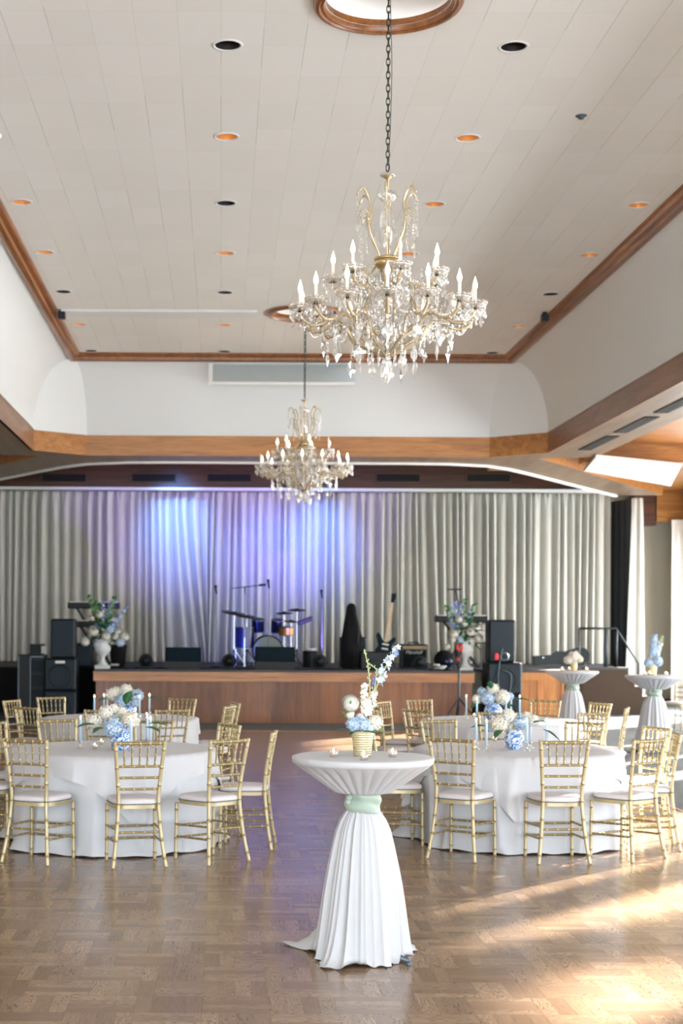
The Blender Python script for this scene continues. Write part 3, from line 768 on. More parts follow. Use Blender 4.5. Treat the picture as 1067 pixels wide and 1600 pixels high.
# led stage lights
def can(lab, px, D, aim=None, en=0, colr=(0.08, .2, 1), ang=34):
    x = sp(px, D)
    t = thing('stage_uplight', lab, 'stage light', (x, D, SZ), 0, 'stage uplights')
    MB().torus((0, -.0, .14), .105, .03, 20, 8, 'Y').build('housing', 'black plastic', t, smooth=True)
    y = MB().tube([(-.15, 0, .14), (-.15, .0, .02), (.15, 0, .02), (.15, 0, .14)], .012, 6); y.bbox((-.1, -.08, 0), (.1, .08, .02)); y.build('yoke', 'black metal', t)
    b = MB().tube([(0, -.07, .13), (0, .09, .15)], [.09, .1], 16); b.build('body', 'black plastic', t, smooth=True)
    if aim:
        l = bpy.data.lights.new('stage_uplight_beam', 'SPOT'); l.energy = en; l.color = colr; l.spot_size = radians(ang); l.spot_blend = .8; l.shadow_soft_size = .05
        o = bpy.data.objects.new('stage_uplight_beam', l); COL.objects.link(o); o.location = (x, D + .14, SZ + .2)
        o.rotation_euler = (Vector(aim) - o.location).to_track_quat('-Z', 'Y').to_euler()
can('round black stage uplight left of the left wedge monitor', 228, 28.3, (-1.0, 33.1, 4.9), 260, (.3, .15, 1), ang=60)
can('round black stage uplight at the foot of the left cymbal stand', 358, 28.6, (.45, 33.1, 2.2), 55, (.05, .12, 1), ang=60)
can('round black stage uplight right of the drum kit', 500, 28.4, (1.6, 33.1, 4.9), 260, (.3, .15, 1), ang=60)
can('round black stage uplight in front of the guitar amplifier', 656, 28.2)

def spot_can(lab, x, y, z, aim, en, colr, ang, sz=.3):
    t = thing('ceiling_spotlight', lab, 'stage light', (x, y, z), 0, 'blue spotlights hung over the stage')
    R = (Vector(aim) - Vector((x, y, z))).to_track_quat('-Z', 'Y').to_matrix().to_4x4()
    b = MB().lathe([(.07, .26), (.10, .2), (.105, 0), (.09, 0), (.085, .15)], 18); b.xf(R); b.build('body', 'black metal', t, smooth=True)
    MB().tube([(-.12, 0, .1), (-.12, 0, .3), (.12, 0, .3), (.12, 0, .1)], .01, 6).build('yoke', 'black metal', t)
    l = bpy.data.lights.new('blue_spot_beam', 'SPOT'); l.energy = en; l.color = colr; l.spot_size = radians(ang); l.spot_blend = 1; l.shadow_soft_size = sz
    o = bpy.data.objects.new('blue_spot_beam', l); COL.objects.link(o); o.location = Vector((x, y, z)) + (Vector(aim) - Vector((x, y, z))).normalized() * .02
    o.rotation_euler = (Vector(aim) - o.location).to_track_quat('-Z', 'Y').to_euler()
spot_can('blue spotlight hung over the left of the stage, hidden above the soffit', -1.1, 31.2, 5.28, (-.95, 33.1, 3.9), 290, (.16, .36, 1), 52)
spot_can('blue spotlight hung over the centre of the stage, hidden above the soffit', .9, 31.0, 5.28, (1.0, 33.1, 3.3), 250, (.14, .2, 1), 50)
spot_can('blue spotlight hung right of the stage centre, hidden above the soffit', 2.1, 31.2, 5.28, (2.2, 33.1, 3.7), 270, (.14, .30, 1), 48)

# stands
def mic_stand(lab, px, D, top_py, lean=0, boom=None):
    x = sp(px, D); zt = at(px, top_py, D).z - SZ
    t = thing('microphone_stand', lab, 'microphone stand', (x, D, SZ), 0, 'microphone stands on stage')
    MB().lathe([(.13, 0), (.13, .015), (.03, .03), (.012, .04), (.001, .04)], 18).build('base', 'black metal', t, smooth=True)
    MB().tube([(0, 0, .02), (0, 0, zt - .12)], .011, 6).build('pole', 'steel grey', t)
    if boom:
        MB().tube([(boom[0], 0, zt + boom[1]), (boom[2], 0, zt + boom[3])], .011, 6).build('boom', 'black metal', t)
        MB().tube([(boom[2] - .04, 0, zt + boom[3]), (boom[2] + .1, 0, zt + boom[3] + .01)], [.02, .028], 8).build('microphone', 'black plastic', t, smooth=True)
        MB().tube([(0, 0, zt - .14), (0, 0, zt + .02)], .014, 6).build('clutch', 'black metal', t)
    else:
        MB().tube([(0, 0, zt - .16), (-.015, -.02, zt - .05), (-.02, -.04, zt)], [.016, .022, .032], 8).build('microphone', 'black plastic', t, smooth=True)
mic_stand('straight microphone stand at the left of the drum kit before the blue lit curtain', 338, 29.2, 915)
mic_stand('straight microphone stand standing in the centre of the drum kit', 420, 29.0, 906)
mic_stand('straight microphone stand at the right of the drum kit', 503, 29.2, 922)
mic_stand('microphone stand with long horizontal boom over the left of the drums', 382, 31.4, 918, 0, (-.28, -.02, .34, .05))

# drum kit
DK = 30.0
def dp_(px, py, D=DK): q = at(px, py, D); return q
kx = sp(418, DK)
t = thing('drum_kit', 'blue drum kit with cymbals in the middle of the stage', 'drum kit', (kx, DK, SZ))
def loc_(px, py, D=DK):
    q = at(px, py, D); return Vector((q.x - kx, D - DK, q.z - SZ))
b = MB().tube([(0, -.25, .318), (0, .25, .318)], .30, 32, False); bass = b.build('bass_drum', 'drum blue', t, smooth=True)
MB().tube([(0, -.255, .318), (0, -.24, .318)], .285, 32).build('drum_head', 'drum head', bass)
MB().torus((0, -.25, .318), .30, .015, 32, 6, 'Y').torus((0, .25, .318), .30, .015, 32, 6, 'Y').build('hoop', 'black plastic', bass, smooth=True)
def drum(nm, c, r, h, mt, tilt=0, legs=0):
    m = MB(); a = len(m.v); m.lathe([(r, -h / 2), (r, h / 2)], 24); R = Matrix.Translation(c) @ Matrix.Rotation(tilt, 4, 'X'); m.xf(R)
    o = m.build(nm, mt, t, auto=True)
    k = MB().torus((0, 0, h / 2), r, .01, 24, 6).torus((0, 0, -h / 2), r, .01, 24, 6).xf(R); k.build('hoop', 'chrome', o, smooth=True)
    k = MB().lathe([(.001, h / 2 + .004), (r - .005, h / 2 + .004)], 24).xf(R)
    k.build('drum_head', 'drum head', o)
    if legs:
        g = MB()
        for q in range(3):
            an = q * 2.1 + .5; g.tube([(c[0] + r * cos(an), c[1] + r * sin(an), c[2]), (c[0] + (r + .02) * cos(an), c[1] + (r + .02) * sin(an), 0.005)], .01, 6)
        g.build('leg', 'chrome', o)
p = loc_(382, 996); drum('floor_tom', (p.x, -.1, p.z), .19, .40, 'drum blue', 0, 1)
p = loc_(403, 977); drum('rack_tom', (p.x, .1, p.z), .13, .24, 'drum blue', .25)
p = loc_(433, 978); drum('rack_tom', (p.x, .1, p.z), .12, .24, 'drum blue', .25)
p = loc_(447, 986); drum('snare_drum', (p.x, -.05, p.z), .15, .15, 'snare brass', .1)
def cymbal(px, py, r, D, tilt, ax='Y', mt='cymbal bronze', nm='cymbal'):
    c = loc_(px, py, D); R = Matrix.Translation(c) @ Matrix.Rotation(tilt, 4, ax) @ Matrix.Rotation(.16, 4, 'X')
    o = MB().lathe([(.001, .035), (.03, .032), (.05, .015), (r, 0), (r, -.006), (.05, .005), (.001, .02)], 28).xf(R).build(nm, mt, t, smooth=True)
    g = MB().tube([c + Vector((0, 0, .05)), c, (c.x, c.y, .45), (c.x, c.y, .3)], [.007, .008, .009, .011], 6)
    for q in range(3):
        an = q * 2.1 + .4; g.tube([(c.x, c.y, .35), (c.x + .25 * cos(an), c.y + .25 * sin(an), .012)], .010, 6)
    g.build('cymbal_stand', 'chrome', o)
cymbal(366, 958, .26, DK - .3, .16); cymbal(386, 963, .24, DK - .1, .12)
cymbal(444, 958, .17, DK + .2, -.03); cymbal(464, 953, .18, DK + .1, 0); cymbal(455, 971, .14, DK - .1, .05, nm='hi_hat')
o = MB().rbox((0, 0, 0), (.30, .1, .09), .02).xf(Matrix.Translation(loc_(477, 970, DK - .1)) @ Matrix.Rotation(-.42, 4, 'Y')).build('percussion_pad', 'black plastic', t)
t = thing('drum_case', 'low round black drum case right of the drum kit', 'case', (sp(487, 29.6), 29.6, SZ))
MB().lathe([(.17, 0), (.175, .02), (.175, .30), (.165, .33), (.001, .33)], 28).build('body', 'black plastic', t, auto=True)
MB().lathe([(.1, .33), (.1, .37), (.001, .37)], 20).build('jar_lid', 'cardboard white', t, auto=True)

# draped garment / gig bag and amplifiers
x = sp(549, 28.6); t = thing('gig_bag', 'tall black gig bag standing upright right of the drum kit', 'bag', (x, 28.6, SZ))
m = MB().lathe([(.16, 0), (.19, .1), (.21, .35), (.2, .6), (.15, .85), (.105, 1.05), (.09, 1.18), (.05, 1.24), (.001, 1.25)], 20, fn=lambda a, z: 1 + .07 * sin(3 * a + z * 4) - .35 * abs(sin(a)))
m.build('bag_body', 'black cloth', t, smooth=True); MB().tube(cr_spline([(.05, -.13, 1.1), (.12, -.16, .8), (.1, -.17, .45)]), .015, 6).build('strap', 'black plastic', t, smooth=True)
def amp(lab, px, D, wd, dp, h, panel='black plastic', logo=False, nm='guitar_amplifier'):
    t = thing(nm, lab, 'amplifier', (sp(px, D), D, SZ), 0)
    MB().rbox((0, 0, h / 2), (wd, dp, h), .02).build('cabinet', 'dark leather', t)
    MB().rbox((0, -dp / 2 - .005, h * .40), (wd - .08, .02, h * .66), .006).build('grille', 'black cloth', t)
    MB().rbox((0, -dp / 2 - .006, h * .86), (wd - .08, .02, h * .13), .005).build('control_panel', panel, t)
    MB().tube(cr_spline([(-.1, 0, h - .005), (-.08, 0, h + .03), (.08, 0, h + .03), (.1, 0, h - .005)]), .012, 6).build('handle', 'black plastic', t)
    if logo:
        cu = bpy.data.curves.new('logo', 'FONT'); cu.body = 'Marshall'; cu.size = .095; cu.shear = .35; cu.extrude = .003; cu.align_x = 'CENTER'
        tmp = bpy.data.objects.new('logo_tmp', cu); COL.objects.link(tmp)
        dg_ = bpy.context.evaluated_depsgraph_get(); me = bpy.data.meshes.new_from_object(tmp.evaluated_get(dg_)); bpy.data.objects.remove(tmp)
        me.materials.clear(); me.materials.append(MATS['cardboard white'])
        o = bpy.data.objects.new('logo', me); COL.objects.link(o); o.parent = t; o.location = (-.02, -dp / 2 - .022, h * .60); o.rotation_euler = (pi / 2, 0, 0)
        MB().rbox((wd * .33, -dp / 2 - .02, h * .86), (.03, .015, .03), .004).build('pilot_light', 'red plastic', t)
    return t
amp('guitar amplifier with gold control panel and white script logo on the stage', 646, 29.3, .54, .3, .47, 'amp tweed', True)
amp('dark bass amplifier behind the black gig bag', 551, 30.0, .52, .35, .60, nm='bass_amplifier')
MB_ = thing('equipment_case', 'long black equipment case lying under the guitar', 'case', (sp(584, 28.2), 28.2, SZ))
MB().rbox((0, 0, .17), (.52, .36, .34), .02).build('body', 'black plastic', MB_); MB().tube([(-.08, -.19, .2), (-.08, -.21, .17), (.08, -.21, .17), (.08, -.19, .2)], .01, 6).build('handle', 'black metal', MB_)
# electric guitar on a stand
def guitar(lab, px, py, D, sc, tilt):
    q = at(px, py, D)
    t = thing('electric_guitar', lab, 'guitar', q)
    R = Matrix.Rotation(tilt, 4, 'Y')
    ol = [(0, -.22), (.10, -.21), (.165, -.14), (.165, -.05), (.12, .02), (.125, .08), (.17, .15), (.165, .21), (.12, .2), (.05, .12), (-.05, .12), (-.11, .21), (-.165, .26), (-.19, .2), (-.15, .1), (-.12, .02), (-.16, -.06), (-.165, -.14), (-.1, -.21)]
    def pr(pts, y0, y1, mt, nm):
        n = len(pts); m = MB(); m.add([(a, y0, b) for a, b in pts] + [(a, y1, b) for a, b in pts], [tuple(range(n)), tuple(range(2 * n - 1, n - 1, -1))] + [(i, n + i, n + (i + 1) % n, (i + 1) % n) for i in range(n)])
        return m.xf(R).build(nm, mt, t)
    pr([(a * sc, b * sc) for a, b in ol], -.025, .025, 'guitar teal', 'body')
    pr([(-.03 * sc, .1 * sc), (.03 * sc, .1 * sc), (.025 * sc, .82 * sc), (-.025 * sc, .82 * sc)], -.04, -.02, 'guitar neck', 'neck')
    pr([(-.03 * sc, .82 * sc), (.03 * sc, .82 * sc), (.05 * sc, .92 * sc), (.035 * sc, 1.0 * sc), (-.04 * sc, .98 * sc)], -.04, -.02, 'guitar teal', 'headstock')
    for z in (-.1, -.02, .06): MB().rbox((0, -.035, z * sc), (.12 * sc, .02, .03 * sc), .004).xf(R).build('pickup', 'cardboard white', t)
    return t
guitar('teal electric guitar with pale neck leaning upright left of the guitar amplifier', 601, 1012, 28.7, 1.06, .16)
t = thing('guitar_stand', 'low black stand holding the teal guitar upright', 'stand', (sp(602, 28.8), 28.85, SZ))
m = MB(); m.tube([(0, 0, .35), (-.2, -.12, 0.01)], .012, 6); m.tube([(0, 0, .35), (.2, -.12, 0.01)], .012, 6); m.tube([(0, 0, .5), (0, .2, 0.01)], .012, 6); m.build('tripod', 'black metal', t)
m = MB().tube([(-.12, -.12, .14), (-.1, -.06, .12), (.1, -.06, .12), (.12, -.12, .14)], .012, 6); m.tube([(0, 0, .35), (0, -.06, .12)], .012, 6); m.build('cradle', 'black metal', t)
# keyboards
def keyboard(lab, px0, px1, py, D, bench, light=False):
    a = at(px0, py, D); b = at(px1, py, D); wd = b.x - a.x; h = a.z - SZ
    t = thing('keyboard', lab, 'keyboard', ((a.x + b.x) / 2, D, SZ), 0, 'keyboards on stands')
    MB().rbox((0, 0, h), (wd, .34, .13), .015).build('case', 'black plastic', t)
    k = MB()
    n = int(wd / .026)
    for i in range(n): k.bbox((-wd / 2 + .03 + i * (wd - .06) / n, -.16, h + .06), (-wd / 2 + .03 + (i + .9) * (wd - .06) / n, -.02, h + .078))
    k.build('keys', 'cardboard white', t)
    s_ = MB()
    for sy in (-.1, .1): s_.tube([(-wd * .33, sy, .01), (wd * .33, sy, h - .06)], .016, 6); s_.tube([(wd * .33, sy, .01), (-wd * .33, sy, h - .06)], .016, 6)
    s_.tube([(-wd * .33, -.2, .015), (-wd * .33, .2, .015)], .016, 6); s_.tube([(wd * .33, -.2, .015), (wd * .33, .2, .015)], .016, 6)
    s_.build('stand', 'black metal', t)
keyboard('long black keyboard on a high stand behind the left flower urn', 107, 187, 946, 30.4, 1)
keyboard('black keyboard on a stand behind the right flower urn', 680, 760, 967, 30.2, 1)
keyboard('lower pale keyboard on a stand at the left of the stage', 116, 178, 975, 29.6, 1)
x = sp(129, 29.0); speaker('keyboard_amplifier', 'squat black keyboard amplifier between the left loudspeaker and the urn', sp(130, 29.0), 29.1, SZ, .34, .4, .46)
t = thing('music_bag', 'black tapered bin shaped bag behind the left flower urn', 'bag', (sp(184, 28.9), 29.0, SZ)); MB().lathe([(.11, 0), (.14, .1), (.17, .42), (.16, .43), (.001, .42)], 14).build('body', 'black cloth', t, auto=True)
MB().rbox((-.05, -.16, .05), (.16, .02, .04), .008).build('tag', 'cardboard white', t)
t = thing('backpack', 'dark blue backpack slumped beside the right flower urn', 'bag', (sp(694, 28.9), 28.9, SZ)); MB().ball((0, 0, .18), .2, 14, 9, (1, .7, .95)).build('body', 'black cloth', t, smooth=True); MB().ball((.05, -.1, .14), .1, 10, 7, (1, .5, .9)).build('pocket', 'drum blue', t, smooth=True)
t = thing('music_stand', 'black music stand rising behind the right flower urn', 'music stand', (sp(716, 29.4), 29.4, SZ))
zt = at(712, 921, 29.4).z - SZ
m = MB().tube([(0, 0, .3), (0, 0, zt - .25), (-.06, 0, zt - .02)], .012, 6)
for q in range(3): m.tube([(0, 0, .35), (.25 * cos(q * 2.1), .25 * sin(q * 2.1), .01)], .012, 6)
m.build('pole', 'black metal', t); MB().rbox((-.08, 0, zt), (.26, .2, .025), .005).build('tray', 'black metal', t)
t = thing('sheet_music', 'open white sheet music before the right keyboard', 'sheet music', (sp(753, 29.4), 29.5, at(753, 990, 29.4).z))
m = MB()
for sx in (-1, 1): m.grid(lambda u, v, sx=sx: (sx * .15 * u, -.04 * u * (1 - u) * 2 + .05 * v, -.17 + .34 * v + .03 * u), 6, 4)
m.build('pages', 'cardboard white', t, smooth=True, thick=.003); MB().bbox((-.16, 0.02, -.2), (.16, .06, -.18)).tube([(0, .05, -.18), (0, .05, -(t.location.z - SZ) + .01)], .012, 6).build('holder', 'black metal', t)
t = thing('coiled_cable', 'white coiled cable on the stage beside the guitar amplifier', 'cable', (sp(687, 28.4), 28.4, SZ))
MB().torus((0, 0, .03), .09, .02, 20, 6).torus((.04, 0, .06), .08, .02, 20, 6).torus((-.06, .02, .09), .05, .02, 20, 6).build('coil', 'cardboard white', t, smooth=True)
t = thing('tripod_stand', 'black tripod light stand on the floor in front of the right urn', 'stand', (at(717, 1100, 27.0).x, 27.0, 0))
m = MB().tube([(0, 0, .1), (0, 0, 1.3)], .022, 8); m.build('pole', 'steel grey', t, smooth=True)
for q, an in enumerate((-2.6, -.5, 1.57)): MB().tube([(0, 0, .5), (.42 * cos(an), .42 * sin(an), .01)], .014, 6).build('leg', 'black metal', t)
MB().rbox((0, 0, 1.32), (.12, .1, .12), .02).rbox((0, 0, 1.08), (.1, .08, .08), .02).build('control_box', 'black plastic', t)
MB().torus((0, -.05, 1.40), .05, .018, 14, 6, 'Y').rbox((-.03, -.06, 1.2), (.05, .03, .05), .01).build('clamp', 'red plastic', t, smooth=True)
# guitar case lying on the stage
pts = [(832, 1022), (834, 1036), (866, 1034), (880, 1036), (895, 1038), (910, 1036), (919, 1030), (920, 1018), (914, 1010), (904, 1008), (892, 1012), (882, 1015), (870, 1014), (862, 1020)]
t = thing('guitar_case', 'dark guitar case leaning on its side on the right of the stage', 'case', (sp(876, 31.4), 31.4, SZ))
P3 = [at(a, b, 31.4) - Vector((t.location.x, 31.4, SZ)) for a, b in pts]; n = len(P3); mz = min(p.z for p in P3)
m = MB(); m.add([(p.x, -.07, p.z - mz + .0) for p in P3] + [(p.x, .07, p.z - mz + .0) for p in P3], [tuple(range(n)), tuple(range(2 * n - 1, n - 1, -1))] + [(i, n + i, n + (i + 1) % n, (i + 1) % n) for i in range(n)])
m.build('shell', 'dark leather', t); MB().rbox((-.38, -.08, .18), (.05, .02, .03), .005).build('latch', 'chrome', t)
# equipment rack, laptop, cup
t = thing('equipment_rack', 'black equipment rack with chrome edge left of the speaker stack', 'rack', (at(51, 1050, 28.2).x, 28.2, 0))
MB().rbox((0, 0, .62), (.50, .5, 1.2), .015).build('case', 'black plastic', t)
m = MB(); 
for sx in (-.24, -.02): m.bbox((sx, -.27, .05), (sx + .02, -.25, 1.2))
m.bbox((-.02, -.27, 1.17), (.24, -.25, 1.2)); m.build('rail', 'steel grey', t)
for q in range(4): MB().rbox((.11, -.262, .2 + .27 * q), (.22, .02, .2), .006).build('rack_unit', 'speaker grille', t)
for q in range(2): MB().tube([(-.03, 0, .04 - .0), (.03, 0, .04)], .04, 10).xf(Matrix.Translation((-.18 + .36 * q, -.2, 0))).build('caster', 'black metal', t)
t = thing('laptop', 'open laptop seen from behind on the equipment rack', 'laptop', (at(57, 1018, 28.2).x, 28.2, 1.22))
MB().box((0, 0, .01), (.28, .2, .018)).build('base', 'black plastic', t); MB().box((0, .11, .10), (.28, .012, .2), rx=-.25).build('screen', 'dark leather', t)
t = thing('paper_box', 'small white box standing beside the laptop on the equipment rack', 'box', (at(72, 1018, 28.3).x, 28.3, 1.17))
t.location.x = at(68, 1018, 28.2).x; t.location.z = 1.22
MB().rbox((.0, 0, .08), (.1, .08, .16), .008).build('body', 'cardboard white', t)
# cables on the stage floor
rr = random.Random(8)
for k, (px0, px1, lab) in enumerate([(175, 262, 'black cable snaking at the stage edge behind the left urn'), (310, 400, 'black cable between the two wedge monitors'), (460, 545, 'black cable along the stage edge right of the centre wedge'), (662, 706, 'black cable crossing the stage beside the right urn')]):
    P = [(sp(px0 + (px1 - px0) * i / 7, 27.9), 27.75 + rr.uniform(-.12, .35), SZ + .012) for i in range(8)]
    tag(MB().tube(cr_spline(P, 6), .012, 6).build('stage_cable', 'black plastic', smooth=True), lab, 'cable', 'cables on the stage')

# ================================================================ FLOWERS
def floret_mesh(r, n, seed, fs):
    rnd = random.Random(seed); m = MB(); m.m = 2; m.ball((0, 0, 0), r * .80, 14, 9)
    for i in range(n):
        z = 1 - 2 * (i + .5) / n; a = i * 2.39996; q = sqrt(1 - z * z)
        d = Vector((q * cos(a), q * sin(a), z)); rr_ = r * rnd.uniform(.84, 1.05)
        t1 = d.orthogonal().normalized(); t2 = d.cross(t1); ph = rnd.uniform(0, 1.57); c = d * rr_
        tilt = Vector((rnd.gauss(0, .45), rnd.gauss(0, .45), rnd.gauss(0, .45))); m.m = 0 if rnd.random() < .6 else 1
        for k in range(4):
            b = ph + k * pi / 2; u_ = (t1 * cos(b) + t2 * sin(b)); w_ = (-t1 * sin(b) + t2 * cos(b))
            u_ = (u_ + tilt * .6 + d * .2).normalized()
            m.add([c, c + u_ * fs * .6 + w_ * fs * .48, c + u_ * fs * 1.1 + d * fs * .15, c + u_ * fs * .6 - w_ * fs * .48], [(0, 1, 2, 3)])
    return m
PV = {'petal white': ['petal white', 'petal cream', 'petal shade'], 'petal cream': ['petal cream', 'petal white', 'petal shade'], 'petal blue': ['petal blue', 'petal pale', 'petal deep'], 'petal pale': ['petal pale', 'petal white', 'petal blue']}
HY = {}
def hydrangea(parent, c, r, colr, name='hydrangea'):
    key = colr
    if key not in HY: HY[key] = floret_mesh(1.0, 120, len(HY) + 3, .24).mesh('hydrangea_head', PV[colr])
    o = bpy.data.objects.new(name, HY[key]); COL.objects.link(o); o.parent = parent; o.location = c; o.scale = (r, r, r * .92)
    o.rotation_euler = (random.uniform(-.4, .4), random.uniform(-.4, .4), random.uniform(0, 6))
    return o
def rose_mesh():
    m = MB(); rnd = random.Random(2)
    for lay, (R, end, n) in enumerate([(1.0, 74, 6), (.94, 62, 6), (.88, 50, 5), (.80, 38, 5), (.72, 26, 4), (.62, 12, 4)]):
        m.m = lay % 2
        for k in range(n):
            a0 = k * 2 * pi / n + lay * .9; wd = 2 * pi / n * 1.35; e = radians(end + rnd.uniform(-5, 5)); t0 = rnd.uniform(.0, .04)
            def fn(u, v, a0=a0, wd=wd, R=R, e=e):
                a = a0 + (u - .5) * wd; th = pi * .93 + (e + .16 * (2 * u - 1) ** 2 - pi * .93) * v
                r = R * (.97 + .06 * u) * (1 + .05 * max(0, v - .85) / .15)
                return (r * sin(th) * cos(a), r * sin(th) * sin(a), r * cos(th) * .86)
            m.grid(fn, 6, 8)
    m.m = 2; m.ball((0, 0, .42), .16, 8, 6)
    return m
RM = {}
def rose(parent, c, r, colr='petal white', tilt=None, name='rose'):
    if colr not in RM: RM[colr] = rose_mesh().mesh('rose_head', [colr, 'petal second', 'leaf pale'], True)
    o = bpy.data.objects.new(name, RM[colr]); COL.objects.link(o); o.parent = parent; o.location = c; o.scale = (r, r, r)
    o.rotation_euler = tilt or (random.uniform(.5, 1.3), 0, random.uniform(-.8, .8)); return o
def leaf(parent, c, d, l, wd, colr='leaf green', droop=.25, name='leaf'):
    d = Vector(d).normalized(); side = d.cross(Vector((0, 0, 1))); side = side.normalized() if side.length > .01 else Vector((1, 0, 0)); up = side.cross(d)
    def fn(u, v):
        wv = wd * sin(pi * min(1, v * 1.02)) ** .8 * (1 - .25 * v); s = 2 * u - 1
        return Vector(c) + d * l * v + side * s * wv * .5 + up * (abs(s) * wv * .18 - droop * l * v * v)
    return MB().grid(fn, 4, 10).build(name, colr, parent, smooth=True, thick=.0015)
def spike(parent, pts, r0, r1, n, fs, cols, seed, stemr=.003, name='flower_spike', start=.25, buds=.0):
    P = cr_spline(pts, 8); m = MB(); m.tube(P, stemr, 6)
    o = m.build(name, 'stem green', parent, smooth=True)
    rnd = random.Random(seed); k = MB(); b = MB()
    for i in range(n):
        t_ = start + (1 - start) * (i + rnd.random() * .6) / n; q = t_ * (len(P) - 1); j = min(int(q), len(P) - 2); c = P[j].lerp(P[j + 1], q - j)
        a = i * 2.4; rr_ = r0 + (r1 - r0) * t_; out = Vector((cos(a), sin(a), rnd.uniform(-.1, .5))).normalized(); f = c + out * rr_; s = fs * (1.15 - .5 * t_)
        if t_ > 1 - buds:
            b.tube([c, c + out * rr_ * .6, f + Vector((0, 0, s * .6)), f + Vector((0, 0, s * 1.1))], [.0015, .002, s * .28, s * .05], 6)
            continue
        k.m = rnd.randrange(len(cols))
        t1 = out.orthogonal().normalized(); t2 = out.cross(t1)
        for h in range(5):
            an = h * 1.2566 + rnd.random() * .3; u_ = t1 * cos(an) + t2 * sin(an); w_ = -t1 * sin(an) + t2 * cos(an)
            u_ = (u_ + out * rnd.uniform(.1, .6)).normalized()
            k.add([f, f + u_ * s * .6 + w_ * s * .38, f + u_ * s * 1.15, f + u_ * s * .6 - w_ * s * .38], [(0, 1, 2, 3)])
        b.tube([c, f], .0015, 4)
    if k.v: k.build('blossoms', cols, o, smooth=False)
    if b.v: b.build('buds', 'stem green', o, smooth=True)
    return o

# ================================================================ CHIAVARI CHAIR
def knot_tube(pts, r, n=8, knots=4, kr=1.28):
    """a bamboo turned rod: pts spline with small swellings"""
    P = cr_spline(pts, 10) if len(pts) > 2 else [Vector(pts[0]).lerp(Vector(pts[1]), i / 24) for i in range(25)]
    k = len(P); rad = []
    L_ = [0]
    for i in range(1, k): L_.append(L_[-1] + (P[i] - P[i - 1]).length)
    tot = L_[-1]
    # insert knots as extra rings
    out = []; rr_ = []
    ks = [tot * (q + .5) / knots for q in range(knots)]
    marks = sorted(set([(l, r) for l in L_] + [(x, y) for q in ks for (x, y) in ((q - .006, r), (q - .003, r * kr), (q + .003, r * kr), (q + .006, r))]))
    for (l, rv) in marks:
        if l < 0 or l > tot: continue
        if any(abs(l - q) < .0058 for q in ks) and rv == r and not any(abs(abs(l - q) - .006) < 1e-6 for q in ks): continue
        i = 0
        while i < k - 2 and L_[i + 1] < l: i += 1
        t_ = (l - L_[i]) / max(1e-9, L_[i + 1] - L_[i]); out.append(P[i].lerp(P[i + 1], max(0, min(1, t_)))); rr_.append(rv)
    m = MB().tube(out, rr_, n)
    for i in range(len(out) - 1):
        if rr_[i] > r * 1.01 or rr_[i + 1] > r * 1.01:
            for j in range(n): m.mi[i * n + j] = 1
    return m
GOLD = ['gold paint', 'gold joint']; RAIL = ['gold joint', 'gold paint']
CH_LABEL = ''
